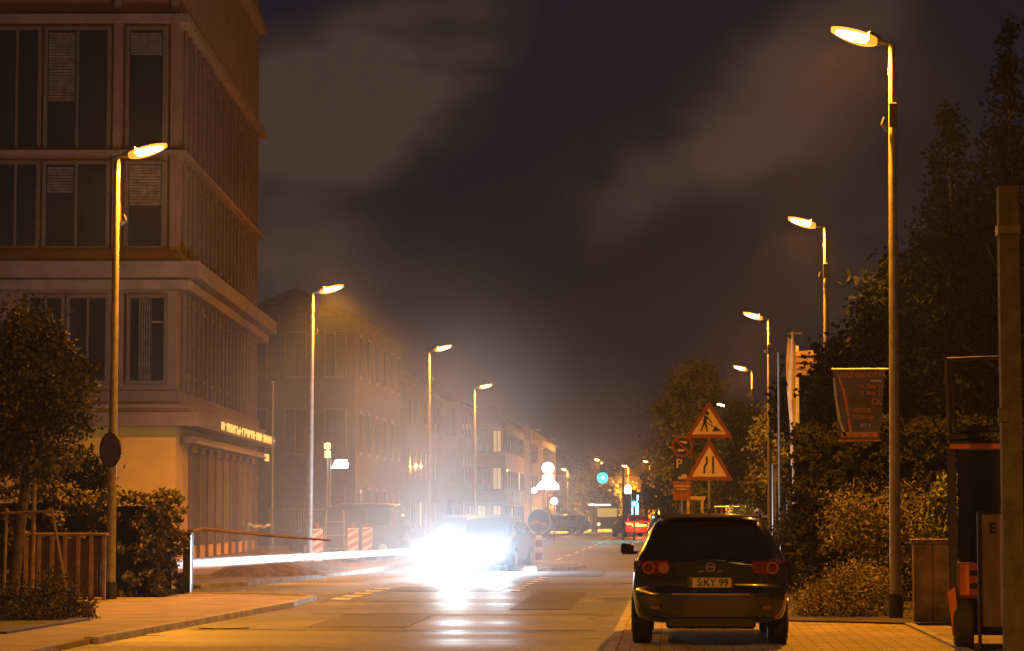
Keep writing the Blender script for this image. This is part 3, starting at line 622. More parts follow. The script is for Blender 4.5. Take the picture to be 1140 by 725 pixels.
def make_car(name, label, paint, st=WAGON, tails='tail_red', heads='dark_glass', near=False, hatch=(.10, .40), ws=(2.82, 3.42), group=None, cat='car'):
    t = thing(name, label, cat, group=group); L = st[-1][0]
    NY = 70 if near else 36
    ys = [L*i/NY for i in range(NY+1)]
    if near: ys = sorted(set(ys+[.03, .08, .16]))
    nv = [6, 6, 8, 8, 10]    # samples per segment
    sec = []
    for y in ys:
        acc = [0]*9; ww = 0
        for dy, wt in ((-.06, 1), (0, 2), (.06, 1)):
            q = lerp_st(st, min(max(y+dy, 0), L)); acc = [a+wt*b_ for a, b_ in zip(acc, q)]; ww += wt
        _, zb, wsl, wm, zm, wb, zbt, wr, zr = [a/ww for a in acc]
        P = [(0, zb), (wsl, zb), (wm, zm), (wb, zbt), (wr, zr-.05), (0, zr)]
        pts = []; seg = []
        for k in range(5):
            a, c = P[k], P[k+1]; n = nv[k]
            for i in range(n):
                s = i/n; x = a[0]+(c[0]-a[0])*s; z = a[1]+(c[1]-a[1])*s
                if k == 4: z = a[1]+(c[1]-a[1])*(1-(x/a[0])**2)
                pts.append((x, z)); seg.append(k)
        pts.append(P[5]); seg.append(4)
        for _ in range(3):
            pts = [pts[0]]+[((pts[i-1][0]+2*pts[i][0]+pts[i+1][0])/4, (pts[i-1][1]+2*pts[i][1]+pts[i+1][1])/4) for i in range(1, len(pts)-1)]+[pts[-1]]
        sec.append(pts)
    n = len(sec[0]); body = MB(); groups = {'body': [], 'rear': [], 'front': [], 'side': [], 'side2': []}
    verts = []
    for y, pts in zip(ys, sec):
        for sx in (1, -1): verts += [(sx*p[0], y, p[1]) for p in pts]
    for i in range(len(ys)-1):
        ym = (ys[i]+ys[i+1])/2
        for sx in (0, 1):
            for k in range(n-1):
                a = i*2*n+sx*n+k; c = (i+1)*2*n+sx*n+k; f = (a, c, c+1, a+1) if sx else (a, a+1, c+1, c)
                g = 'body'; kk = seg[k]; loc = k-sum(nv[:kk])
                if kk == 4 and hatch[0] < ym < hatch[1] and loc >= 1: g = 'rear'
                elif kk == 4 and ws[0] < ym < ws[1] and loc >= 1: g = 'front'
                elif kk == 3 and 1 <= loc <= 6 and hatch[1]+.2 < ym < ws[1]-.25 and not (abs(ym-1.55) < .05 or abs(ym-2.35) < .05): g = 'side' if sx else 'side2'
                groups[g].append(f)
    def sub(fs, nm, m, par=None):
        idx = {}; vs = []; out = []
        for f in fs:
            q = []
            for v in f:
                if v not in idx: idx[v] = len(vs); vs.append(verts[v])
                q.append(idx[v])
            out.append(q)
        b = MB(); b.add(vs, out); return b, nm, m
    b, _, _ = sub(groups['body'], '', '')
    # end caps
    def cap(i, sg, bulge):
        pts = sec[i][6:]; y = ys[i]; m_ = 14; rows = []
        for (w, z) in pts:
            rows.append([(w*(2*j/m_-1), y+sg*bulge(z)*(1-abs(2*j/m_-1)**3.5), z) for j in range(m_+1)])
        vs = [q for r in rows for q in r]
        fs = [((r)*(m_+1)+j, r*(m_+1)+j+1, (r+1)*(m_+1)+j+1, (r+1)*(m_+1)+j) for r in range(len(rows)-1) for j in range(m_)]
        if sg > 0: fs = [f[::-1] for f in fs]
        b.add(vs, fs)
    rb = lambda z: .05+.09*max(0, min(1, (.66-z)/.06)) if z < .95 else .03
    cap(0, -1, rb); cap(len(ys)-1, 1, lambda z: .10)
    bo = b.build('body', paint, t, True)
    for g, nm in (('rear', 'rear_window'), ('front', 'windscreen'), ('side', 'side_window'), ('side2', 'side_window')):
        if groups[g]: q, _, _ = sub(groups[g], '', ''); q.build(nm, 'dark_glass', t, True)
    wheels = [(sx, y) for y in (.80, L-.85) for sx in (-1, 1)]
    wm = st[2][3]
    for sx, y in wheels:
        w = MB(); r = .325; x0, x1 = (wm-.22)*sx, (wm+.004)*sx
        w.tube([(x0, y, r), (x0+.03*sx, y, r), (x1-.03*sx, y, r), (x1, y, r)], [r-.03, r, r, r-.03], 24); wo = w.build('wheel', 'rubber', t, True)
        w = MB(); w.disc((x1+.003*sx, y, r), .20, 20, .02, 'x'); w.build('rim', 'grey_metal', wo)
        w = MB(); w.disc((wm-.022*sx*sx if sx > 0 else -(wm-.022), y, r+.03), .37, 24, .02, 'x'); w.build('wheel_arch', 'plastic_black', t)
    # mirrors
    for sx in (-1, 1):
        w = MB(); w.box(min(sx*.90, sx*1.06), max(sx*.90, sx*1.06), ws[1]-.62, ws[1]-.50, .98, 1.12, .025); mo = w.build('mirror', paint, t, True)
        w = MB(); w.box(min(sx*.82, sx*.92), max(sx*.82, sx*.92), ws[1]-.58, ws[1]-.53, .98, 1.02); w.build('mirror_arm', 'plastic_black', mo)
    return t, bo
def ys_rear(x, z, w=.80):
    a = abs(x)/w; return -(.05)*(1-min(1, a)**3.5)+max(0, abs(x)-.76)*1.6
def patch(t, x0, x1, z0, z1, m, nm, th=.015, yf=ys_rear, n=10, round_=.02):
    b = MB(); rows = []
    for j, z in enumerate((z0, z0+round_, (z0+z1)/2, z1-round_, z1)):
        e = round_ if j in (0, 4) else 0
        off = -th if j not in (0, 4) else .0
        rows.append([(x0+e+(x1-x0-2*e)*i/n, yf(x0+(x1-x0)*i/n, z)+(off if 0 < i < n else .01), z) for i in range(n+1)])
    vs = [q for r in rows for q in r]; fs = [(r*(n+1)+i, r*(n+1)+i+1, (r+1)*(n+1)+i+1, (r+1)*(n+1)+i) for r in range(4) for i in range(n)]
    b.add(vs, fs); return b.build(nm, m, t, True)
nc, body = make_car('parked_car', 'black estate car parked on the paved bay, seen from behind', 'black_paint', near=True)
nc.location = (X(790, 29.2), 28.9, .03)
for sx in (-1, 1):
    a, c = (.46, .86) if sx > 0 else (-.86, -.46)
    q = patch(nc, a, c, .80, .955, 'tail_red', 'taillight', .02)
    b = MB(); b.disc((sx*.52, -.085, .876), .062, 20, .02); b.build('inner_lamp', 'tail_amber' if sx < 0 else 'tail_red', q, True)
    b = MB(); b.ring((sx*.69, -.06, .876), .05, .068, 20, .03); b.build('lamp_ring', 'tail_amber', q, True)
b = MB(); b.box(-.27, .27, -.075, -.03, .635, .79, .012); b.build('plate_recess', 'plastic_black', nc)
b = MB(); b.box(-.235, .235, -.095, -.078, .655, .765, .006); p = b.build('number_plate', 'plate_white', nc)
text('S:KY 99', .115, 'print_black', p, (.025, -.098, .710), sx=.95, bold=.002)
b = MB(); b.box(-.233, -.20, -.098, -.094, .66, .76); b.build('plate_strip', 'sign_blue', p)
b = MB(); b.box(-.43, .43, -.16, -.135, .575, .597, .006); b.build('chrome_strip', 'chrome', nc)
b = MB(); b.ring((0, -.065, .885), .04, .055, 20, .02); b.box(-.035, .035, -.07, -.06, .875, .895); b.build('emblem', 'chrome', nc)
b = MB(); b.box(-.13, -.07, -.066, -.055, .83, .845); b.box(.08, .14, -.066, -.055, .83, .845); b.build('badge', 'chrome', nc)
b = MB(); b.box(-.56, .56, .30, .56, 1.435, 1.468, .012); b.build('roof_spoiler', 'highlight_grey', nc, True)  # greyer than the black body, standing in for the lamp highlight on the roof
for sx in (-1, 1):
    b = MB(); b.tube([(sx*.58, .62, 1.45), (sx*.585, .72, 1.515), (sx*.585, 1.5, 1.535), (sx*.58, 2.3, 1.51), (sx*.57, 2.42, 1.45)], .016, 8); b.build('roof_rail', 'chrome', nc, True)
    b = MB(); b.box(sx*.62-.05, sx*.62+.05, -.145, -.12, .42, .46); b.build('reflector', 'tail_red', nc)
b = MB(); b.prism([(-.02, 1.46), (.02, 1.46), (.006, 1.54), (-.006, 1.54)], .60, .72); b.build('antenna', 'plastic_black', nc)
b = MB(); b.tube([(-.02, .10, 1.17), (0, .12, 1.06), (.25, .09, 1.03)], .01, 6); b.build('rear_wiper', 'plastic_black', nc)
b = MB(); b.box(-.50, .50, -.13, .3, .20, .34, .03); b.build('bumper_skirt', 'plastic_black', nc)
b = MB(); b.tube([(-.45, -.08, .24), (-.45, .3, .24)], .035, 10); b.build('exhaust', 'chrome', nc)
b = MB(); b.box(-.40, -.05, -.068, -.06, 1.0, 1.0)
# the turning car with glaring headlights
fc, _ = make_car('turning_car', 'car in the glare turning left, headlights blazing toward the camera', 'blue_paint')
th = math.radians(180-5)
fpx, fd = 532, 67.0
fx, fy = X(fpx, fd), fd
fc.rotation_euler = (0, 0, th)
dirv = Vector((-math.sin(th), math.cos(th), 0))       # car local +y after rotation
fc.location = (fx-dirv.x*4.42, fy-dirv.y*4.42, .012)
for sx in (-1, 1):
    b = MB(); b.disc((sx*.60, 4.36, .64), .09, 20, .10, ry=.07); hl = b.build('headlight', 'head_glow', fc, True)
b = MB(); b.box(-.35, .35, 4.49, 4.52, .50, .60, .01); b.build('grille', 'plastic_black', fc)
b = MB(); b.box(-.25, .25, 4.51, 4.54, .36, .46, .01); b.build('number_plate', 'plate_white', fc)
side = Vector((dirv.y, -dirv.x, 0))
for sx in (-1, 1):
    p = Vector(fc.location)+dirv*4.50+side*(sx*.60)+Vector((0, 0, .64))
    spot('streak_beam', p, (X(203, 53), 53.0, .47), (.9, .95, 1), .8e7, .95, 1, .02)  # overbright beam added to draw the white streak of a moving headlight
    spot('headlight_flood', p, (X(462, 55), 55, -.1), (.85, .93, 1), 8500, 22, 1.0, .05)
    point('headlight_glare', p+dirv*.05, (.60, .80, 1), 1700, .06)
# other cars
vn, _ = make_car('parked_van', 'pale van parked side on behind the construction beacons', 'dark_metal', VAN, hatch=(.06, .3), ws=(3.2, 4.05), cat='van')
vn.location = (X(452, 84), 84, .08); vn.rotation_euler = (0, 0, math.radians(88)); vn.scale = (1, .78, .93)
for sx in (-1, 1): patch(vn, sx*.78-.06, sx*.78+.06, .8, 1.1, 'tail_red', 'taillight', .02)
rc, _ = make_car('red_car', 'red car driving off down the street with glowing rear lights', 'red_paint')
rc.location = (X(712, 171), 171, .01); rc.rotation_euler = (0, 0, math.radians(14)); rc.scale = (1.12, 1, 1)
for sx in (-1, 1): patch(rc, min(sx*.5, sx*.84), max(sx*.5, sx*.84), .80, .96, 'tail_glow', 'taillight', .05)
b = MB(); b.box(-.38, .38, -.16, -.10, .72, .84, .01); b.build('brake_bar', 'tail_bar_glow', rc)
point('tail_light_glow', (X(712, 170), 170.2, .9), (1, .10, .02), 900, .3)
def far_copy(src, px, d, rz, label, name=None, paint=None):
    o = copy_tree(src); o.location = (X(px, d), d, .02); o.rotation_euler = (0, 0, math.radians(rz)); o.scale = (1, 1, 1); o['label'] = label; o['group'] = 'cars parked far down the street'
    if name: o.name = name
    if paint:
        for ch in o.children:
            if ch.name.startswith(('body', 'mirror')):
                ch.data = ch.data.copy(); ch.data.materials[0] = M[paint]
    return o
dc, _ = make_car('distant_car', 'ochre lit parked car far away left of the green light', 'yellow_paint', group='cars parked far down the street')
dc.location = (X(652, 196), 196, .02); dc.rotation_euler = (0, 0, math.radians(70))
patch(dc, -.84, -.5, .80, .96, 'tail_red', 'taillight', .03); patch(dc, .5, .84, .80, .96, 'tail_red', 'taillight', .03)
far_copy(dc, 742, 128, 2, 'dark car half hidden ahead of the black estate car, near the shrubs', paint='blue_paint')
far_copy(dc, 524, 98, 172, 'dark car half lost in the mist behind the turning car', paint='blue_paint')
far_copy(dc, 846, 112, 5, 'dark car on the right verge between the poles', paint='blue_paint').location.x = X(846, 112)
t = thing('delivery_truck', 'small yellow truck with lit cab far down the street under the green light', 'truck', (X(676, 210), 210, .02), math.radians(6))
b = MB(); b.box(-1.0, 1.0, 1.6, 5.6, .6, 2.4, .06); b.build('cargo_box', 'dark_metal', t)
b = MB(); b.box(-.95, .95, 0, 1.5, .4, 2.2, .10); c_ = b.build('cab', 'yellow_paint', t)
b = MB(); b.box(-.8, .8, -.03, .0, 1.3, 2.0); b.build('windscreen', 'window_yellow', c_)
b = MB(); b.box(-1.5, .3, .1, .5, 2.2, 2.35); b.build('light_bar', 'window_white', c_)
for sx in (-.7, .7):
    b = MB(); b.disc((sx, -.04, .7), .14, 12, .05); b.build('headlight', 'yellow_sign', c_)
    for y in (.8, 4.6): b = MB(); b.disc((sx*1.25, y, .4), .4, 16, .22, 'x'); b.build('wheel', 'rubber', t)
# ------------------------------------------------------------------ construction site at left
def beacon_mesh():
    t = thing('warning_beacon', '', 'barrier', group='striped warning beacons of the construction site')
    b = MB(); b.box(-.30, .30, -.18, .18, 0, .10, .03); b.build('foot', 'rubber', t)
    b = MB(); b.box(-.16, .16, -.02, .02, .10, 1.02, .01); p = b.build('striped_board', 'sign_white', t)
    b = MB()
    for i in range(4):
        z = .14+i*.235; b.prism([(-.155, z), (.155, z+.16), (.155, z+.28 if i < 3 else 1.0), (-.155, z+.12)], -.026, -.021)
    b.build('red_stripe', 'sign_orange', p)
    b = MB(); b.tube([(0, 0, 1.02), (0, 0, 1.10), (0, 0, 1.2)], [.05, .07, .05], 10); b.build('beacon_lamp', 'tail_amber', t)
    return t
b0 = beacon_mesh()
for i, (px, d, lb) in enumerate(((353, 72, 'striped beacon standing alone at the left end of the site'), (393, 76, 'striped beacon second from left, right of the wooden trestle'), (409, 80, 'striped beacon third from left in the row'),
        (421, 84, 'striped beacon fourth from left in the row'), (431, 88, 'striped beacon at the right end of the row'))):
    o = b0 if i == 0 else copy_tree(b0); o.location = (X(px, d), d, .08); o.rotation_euler = (0, 0, random.uniform(-.1, .1)); o['label'] = lb
t = thing('trestle', 'slender wooden trestle among the warning beacons', 'trestle', (X(373, 76.5), 76.5, .08))
b = MB()
for x in (-.25, .25): b.tube([(x*1.3, -.3, 0), (x, 0, 1.55)], .025, 6); b.tube([(x*1.3, .3, 0), (x, 0, 1.55)], .025, 6)
b.build('leg_frame', 'stake_wood', t)
for z in (.4, .8, 1.2): b = MB(); b.tube([(-.3, -.12, z), (.3, -.12, z)], .02, 6); b.build('rung', 'stake_wood', t)
t = thing('barrier_rail', 'long thin raised barrier rail on a post right of the hedge', 'barrier', (X(212, 50.3), 50.3, 0))
b = MB(); b.tube([(0, 0, 0), (0, 0, 1.2)], .06, 10); b.build('post', 'dark_metal', t)
b = MB(); b.tube([(-.1, .0, 1.13), (.25, .1, 1.22), (1.8, .9, 1.05), (2.6, 1.4, .98)], [.05, .035, .025, .02], 8); b.build('rail', 'fence_post', t)
t = thing('site_tape', 'yellow flagging tape strung between two thin stakes', 'tape', (X(290, 70), 70, .08))
for x in (-.35, .35): b = MB(); b.tube([(x, 0, 0), (x, 0, 1.2)], .02, 6); b.build('stake', 'stake_wood', t)
b = MB(); pts = [(-.35+.7*i/8, .02*math.sin(i*2), 1.12-.06*math.sin(PI*i/8)+.03*math.sin(i*2.2)) for i in range(9)]
b.add([(p[0], p[1], p[2]) for p in pts]+[(p[0], p[1]+.01, p[2]+.07) for p in pts], [(i, i+1, 10+i, 9+i) for i in range(8)]); b.build('tape_strip', 'yellow_paint', t)
def mound(name, label, px, d, rx, ry, h, m, z0=.08):
    b = MB(); n = 26; k = 8; vs = []
    for j in range(k+1):
        s = j/k
        for i in range(n):
            a = 2*PI*i/n; q = 1+.12*math.sin(3*a+1)+.08*math.sin(7*a); vs.append((rx*(1-s)*q*math.cos(a), ry*(1-s)*q*math.sin(a), h*(s**.8)*(1-.15*math.sin(5*a)*(1-s))))
    b.add(vs, [(j*n+i, j*n+(i+1) % n, (j+1)*n+(i+1) % n, (j+1)*n+i) for j in range(k) for i in range(n)]+[tuple(range(n-1, -1, -1))])
    o = b.build(name, m, None, True); o.location = (X(px, d), d, z0-.01); return tag(o, label, 'heap')
mound('sand_heap', 'flat sand heap on the gravel right of the hedge', 292, 60, 1.3, 1.6, .55, 'gravel')
mound('gravel_heap', 'low dark gravel heap in front of the leftmost beacon', 335, 66, 1.1, 1.2, .32, 'soil')
# site fence panels behind
for i, (px, d) in enumerate(((300, 88), (338, 90))):
    t = thing('mesh_fence', ('left' if i == 0 else 'right')+' metal mesh fence panel at the back of the site', 'fence', (X(px, d), d, .08), .1, 'mesh fence panels')
    b = MB(); b.tube([(0, 0, 0), (0, 0, 1.6), (1.1, 0, 1.6), (1.1, 0, 0)], .02, 6); b.build('frame', 'grey_metal', t)
    b = MB(); [b.box(.1*j, .1*j+.006, -.003, .003, .15, 1.58) for j in range(1, 11)]; [b.box(.02, 1.08, -.003, .003, z, z+.006) for z in (.3, .6, .9, 1.2, 1.45)]; b.build('wire_mesh', 'grey_metal', t)
# ------------------------------------------------------------------ left: hedge, fence, tree, bushes
t = thing('hedge', 'clipped evergreen hedge beside the left lamp pole', 'hedge', (0, 0, 0))
leaves('foliage', 'leaf_privet', [((-9.95, 45.3, .95), (1.05, 1.2, .92)), ((-11.9, 44.5, 1.0), (1.3, .9, .98))], 26000, .05, t, 30, box=True, seed=3)
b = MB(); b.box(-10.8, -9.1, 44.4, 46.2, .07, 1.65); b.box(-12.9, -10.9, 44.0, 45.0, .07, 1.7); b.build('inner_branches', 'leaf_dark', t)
t = thing('gate_post', 'dark square post closing the right end of the hedge', 'post', (X(209, 46.6), 46.6, .06))
b = MB(); b.box(-.07, .07, -.07, .07, 0, 1.08, .01); b.build('shaft', 'dark_metal', t); b = MB(); b.box(-.09, .09, -.09, .09, 1.08, 1.12, .01); b.build('cap', 'dark_metal', t)
d = 41.6; x0, x1 = X(30, d), X(117, d)
t = thing('board_fence', 'low dark board fence with pale upright posts behind the young tree', 'fence', (x0, d, .1))
wf = x1-x0; b = MB(); n = 22
for i in range(n): b.box(wf*i/n+.004, wf*(i+1)/n-.004, 0, .03, .05, 1.0)
b.build('boards', 'fence_wood', t)
for i in range(7): b = MB(); x = wf*i/6; b.box(x-.03, x+.03, -.06, -.003, 0, 1.05, .006); b.build('fence_post', 'fence_post', t)
b = MB(); b.box(-.05, wf+.05, -.075, .05, 1.055, 1.10, .006); b.build('top_rail', 'fence_post', t)
t = thing('young_tree', 'young staked street tree with dense crown at the left edge', 'tree', (0, 0, 0)); d = 38.5
tx = X(22, d)
b = MB(); b.tube([(tx-.12, d, .08), (tx-.02, d, 1.0), (tx+.08, d, 2.0), (tx-.0, d, 3.0), (tx, d, 4.0)], [.10, .085, .075, .05, .02], 10)
for k in range(9):
    a = k*2.4; z = 1.9+k*.25; b.tube([(tx+.05, d, z), (tx+.4*math.cos(a), d+.4*math.sin(a), z+.4), (tx+.85*math.cos(a), d+.85*math.sin(a), z+.8)], [.03, .02, .008], 6)
b.build('trunk', 'bark', t, True)
cz = lambda py: Z(py, d)
leaves('crown', 'leaf_tree', [((X(15, d), d, cz(430)), (.85, .9, .65)), ((X(60, d), d-.2, cz(455)), (.60, .6, .55)), ((X(-20, d), d, cz(480)), (.8, .8, .6)), ((X(35, d), d, cz(505)), (.75, .7, .38)), ((X(20, d), d, cz(375)), (.55, .6, .45)), ((X(85, d), d, cz(420)), (.3, .4, .28)), ((X(60, d), d, cz(385)), (.25, .3, .3))], 21000, .045, t, 24, seed=5)
t = thing('tree_stakes', 'pale wooden stakes and crossbar supporting the young tree', 'tree support', (X(38, 38.1), 38.1, .1))
for x, lean in ((0, .02), (-.42, .03), (.26, -.3)):
    b = MB(); b.tube([(x-lean, 0, 0), (x, 0, 1.95 if x == 0 else 1.5)], .035 if x == 0 else .025, 8); b.build('stake', 'stake_wood', t)
b = MB(); b.tube([(-.5, -.02, 1.42), (.3, -.02, 1.45)], .025, 6); b.build('crossbar', 'stake_wood', t)
t = thing('yew_bush', 'dark conifer bush rising behind the left hedge', 'bush', (0, 0, 0)); d = 46.6
leaves('foliage', 'leaf_dark', [((X(90, d), d, Z(545, d)), (.5, .4, .55)), ((X(70, d), d, Z(530, d)), (.3, .3, .5)), ((X(108, d), d, Z(535, d)), (.25, .3, .35)), ((X(85, d), d, Z(515, d)), (.22, .2, .35)), ((X(60, d), d, Z(560, d)), (.4, .4, .6))], 6000, .06, t, 16, aspect=.3, seed=6)
b = MB(); b.tube([(X(85, d), d, .05), (X(85, d), d, 2.3)], [.08, .02], 8); b.build('stem', 'bark', t)
t = thing('low_shrub', 'low leafy shrub at the foot of the young tree in the left corner', 'bush', (0, 0, 0)); d = 34.6
leaves('foliage', 'leaf_privet', [((X(20, d), d, .25), (.45, .5, .28)), ((X(58, d), d+.3, .35), (.35, .5, .32)), ((X(75, d), d+.5, .18), (.35, .5, .15)), ((X(-10, d), d, .2), (.3, .5, .25)), ((X(45, d), d-.6, .14), (.55, .4, .1))], 7000, .032, t, 20, seed=7)
b = MB(); [b.tube([(X(40, d), d, .08), (X(40, d)+.3*math.cos(a), d+.3*math.sin(a), .45)], [.015, .006], 5) for a in (0, 1, 2, 3, 4, 5)]; b.build('stems', 'bark', t)
# ------------------------------------------------------------------ right: vegetation, wall, forklift, posts
def bush(name, label, m, blobs, n, size, base, seed, clump=24, aspect=.5, cat='bush', stem=.5, core=None):
    t = thing(name, label, cat); leaves('foliage', m, blobs, n, size, t, clump, aspect, seed=seed)
    b = MB()
    for k in range(7):
        a = k*.9; b.tube([(base[0], base[1], .03), (base[0]+stem*.4*math.cos(a), base[1]+stem*.4*math.sin(a), stem)], [.025, .01], 5)
    b.build('stems', 'bark', t); return t
d = 36.8
bush('spreading_shrub', 'low spreading twiggy shrub at the foot of the right lamp pole', 'leaf_light', [((X(940, d), d+.5, .34), (.52, .6, .40)), ((X(905, d), d+.6, .22), (.38, .6, .24)), ((X(980, d), d+.6, .3), (.42, .6, .38)), ((X(925, d), d+.2, .2), (.6, .5, .16)), ((X(960, d), d+.9, .6), (.35, .5, .22))], 14000, .028, (X(940, d), d+.5), 11, 22, .3, stem=.6)
d = 39.5
bush('arching_shrub', 'taller shrub with arching pale branches behind the right lamp pole', 'leaf_light', [((X(965, d), d, 1.35), (.65, .5, .5)), ((X(945, d), d, 1.6), (.3, .4, .3)), ((X(1010, d), d, 1.5), (.6, .5, .45)), ((X(1000, d), d, 1.0), (.7, .5, .5)), ((X(940, d), d, 1.15), (.35, .4, .25))], 7000, .045, (X(980, d), d), 12, 18, .25, stem=1.2)
d = 38.5
bush('golden_shrub', 'narrow golden leaved shrub between the concrete wall and the forklift', 'leaf_green', [((X(1048, d), d, 1.3), (.22, .3, .55)), ((X(1052, d), d, 1.7), (.18, .3, .35))], 3000, .04, (X(1048, d), d), 13, 16, stem=1.0)
t = thing('tall_hedge', 'high rough dark hedge behind the right lamp pole and banner', 'hedge')
d = 43.5; leaves('foliage', 'leaf_hedge', [((X(975, d), d+.6, 1.45), (1.3, .9, 1.55)), ((X(1060, d), d+.6, 1.5), (1.5, .9, 1.62)), ((X(912, d), d+.9, 1.3), (.33, .9, 1.4))], 34000, .05, t, 26, box=True, seed=14)
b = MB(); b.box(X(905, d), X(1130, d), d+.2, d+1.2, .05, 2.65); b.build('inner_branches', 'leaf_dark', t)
def tree(name, label, px, d, r, ztop, zbase, m, n, size, seed, hf=0, blobs=None, tr=.18, conifer=False, group=None):
    t = thing(name, label, 'tree', group=group); x = X(px, d)
    rr = random.Random(seed); H_ = ztop-zbase
    b = MB(); b.tube([(x, d, 0), (x+.1, d, zbase), (x, d, ztop-.1*H_)], [tr, tr*.8, .03], 9)
    for k in range(8):
        a = k*2.4; z = zbase+H_*k/10; q_ = r*(.6 if not conifer else .5*(1-k/9)); b.tube([(x, d, z), (x+q_*math.cos(a), d+q_*math.sin(a), z+(H_*.15 if not conifer else .1))], [tr*.35, .01], 5)
    b.build('trunk', 'bark', t, True)
    bl_ = []
    if conifer:
        for k in range(20):
            s = k/19; q = r*(1-s)*.9+.16; z = zbase+H_*s
            for j in range(7 if s < .8 else 3):
                a = rr.uniform(0, 2*PI); bl_.append(((x+q*.55*math.cos(a), d+q*.55*math.sin(a), z-rr.uniform(0, .2)*q), (q*.6, q*.6, H_*.05)))
    else:
        for k in range(13):
            a = rr.uniform(0, 2*PI); s = rr.random(); q = r*rr.uniform(.35, .55); e_ = r*.62*math.sin(PI*(.15+.75*s))
            bl_.append(((x+e_*math.cos(a), d+e_*math.sin(a), zbase+H_*(.12+.78*s)), (q, q, min(q, H_*.16))))
    leaves('crown', m, bl_, n, size, t, 24, .5, seed=seed); return t
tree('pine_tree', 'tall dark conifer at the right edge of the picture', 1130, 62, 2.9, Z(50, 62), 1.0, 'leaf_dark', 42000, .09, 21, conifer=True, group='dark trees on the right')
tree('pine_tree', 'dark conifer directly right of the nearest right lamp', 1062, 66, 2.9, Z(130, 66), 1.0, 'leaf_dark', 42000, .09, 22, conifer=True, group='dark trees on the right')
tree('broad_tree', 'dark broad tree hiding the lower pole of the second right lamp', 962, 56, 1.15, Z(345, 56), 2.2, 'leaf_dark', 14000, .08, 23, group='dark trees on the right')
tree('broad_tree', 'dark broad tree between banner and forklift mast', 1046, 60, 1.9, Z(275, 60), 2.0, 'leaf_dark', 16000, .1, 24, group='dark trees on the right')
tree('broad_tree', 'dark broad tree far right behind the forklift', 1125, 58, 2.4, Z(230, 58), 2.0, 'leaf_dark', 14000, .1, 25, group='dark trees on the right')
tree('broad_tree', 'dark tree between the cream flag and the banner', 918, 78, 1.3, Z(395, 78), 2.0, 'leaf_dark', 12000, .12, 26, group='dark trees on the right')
tree('street_tree', 'broad lamplit tree behind the roadworks triangles', 768, 98, 1.55, Z(405, 98), 1.6, 'leaf_green', 15000, .085, 27, group='trees along the right verge')
tree('street_tree', 'rounder lamplit tree right of the roadworks triangles', 812, 108, 1.7, Z(440, 108), 1.4, 'leaf_green', 12000, .09, 28, group='trees along the right verge')
tree('street_tree', 'small dark tree between two right lamp poles', 868, 92, 1.1, Z(450, 92), 1.2, 'leaf_tree', 8000, .08, 29, group='trees along the right verge')
tree('small_tree', 'small green lit tree left of the big tree at the bend', 737, 190, 1.7, Z(530, 190), 1.2, 'leaf_green', 4000, .14, 30)
tree('small_tree', 'small green tree behind the little car left of the green light', 652, 235, 3.2, Z(528, 235), 1.5, 'leaf_green', 5000, .2, 31)
tree('small_tree', 'green tree between the traffic lights in the distance', 686, 268, 2.6, Z(532, 268), 1.5, 'leaf_green', 4000, .2, 32)
leaves('woodland', 'leaf_far', [((-30+10*i, 350+6*(i % 3), 4), (7, 7, 5+2*(i % 2))) for i in range(9)], 30000, .5, None, 30, seed=33)
bpy.data.objects['woodland']['kind'] = 'stuff'; tag(bpy.data.objects['woodland'], 'dark distant woodland closing the end of the street', 'woodland')
bush('verge_shrub', 'lamplit shrub below the right side of the triangles', 'leaf_green', [((X(830, 74), 74, .9), (.55, .7, .9)), ((X(812, 76), 76, .6), (.6, .7, .6))], 5000, .05, (X(826, 75), 75), 41, stem=.8)
bush('verge_shrub', 'dark shrub beside the right mirror of the black car', 'leaf_hedge', [((X(872, 48), 48, .5), (.35, .7, .6)), ((X(885, 52), 52, .8), (.4, .8, .9))], 6000, .045, (X(878, 50), 50), 42, stem=.6)
# wooden frame and railing beyond the black car
t = thing('wooden_frame', 'small pale wooden goal shaped frame beyond the black car roof', 'frame', (X(774, 92), 92, .03))
for x in (-.25, .25): b = MB(); b.box(x-.05, x+.05, -.05, .05, 0, Z(558, 92), .01); b.build('upright', 'stake_wood', t)
b = MB(); b.box(-.36, .36, -.06, .06, Z(558, 92)+.002, Z(555, 92)+.04, .01); b.build('crossbeam', 'stake_wood', t)
t = thing('railing', 'metal railing beyond the black car, right of the triangle post', 'railing', (X(797, 90), 90, .03)); hh = Z(566, 90)
for i in range(6): b = MB(); b.tube([(i*.2, 0, 0), (i*.2, 0, hh)], .02, 6); b.build('baluster', 'grey_metal', t)
b = MB(); b.tube([(-.05, 0, hh+.02), (1.05, 0, hh+.02)], .03, 6); b.build('handrail', 'grey_metal', t)
t = thing('lit_box', 'small yellow green lit box seen above the black car roof', 'light box', (X(812, 96), 96, .03))
b = MB(); z = Z(568, 96); b.box(-.14, .14, -.08, .08, z-.2, z+.15, .02); b.build('lit_panel', 'window_yellow', t); b = MB(); b.box(-.05, .05, .09, .15, 0, z+.1); b.build('post', 'dark_metal', t)
t = thing('wall_light', 'tiny white light on a post between two right lamp poles', 'lamp', (X(847, 100), 100, .03)); z = Z(490, 100)
b = MB(); b.box(-.09, .09, -.05, .05, z-.04, z+.06, .02); b.build('lamp_glass', 'shop_pale', t); b = MB(); b.tube([(0, .1, 0), (0, .1, z+.1)], .035, 6); b.build('post', 'dark_metal', t)
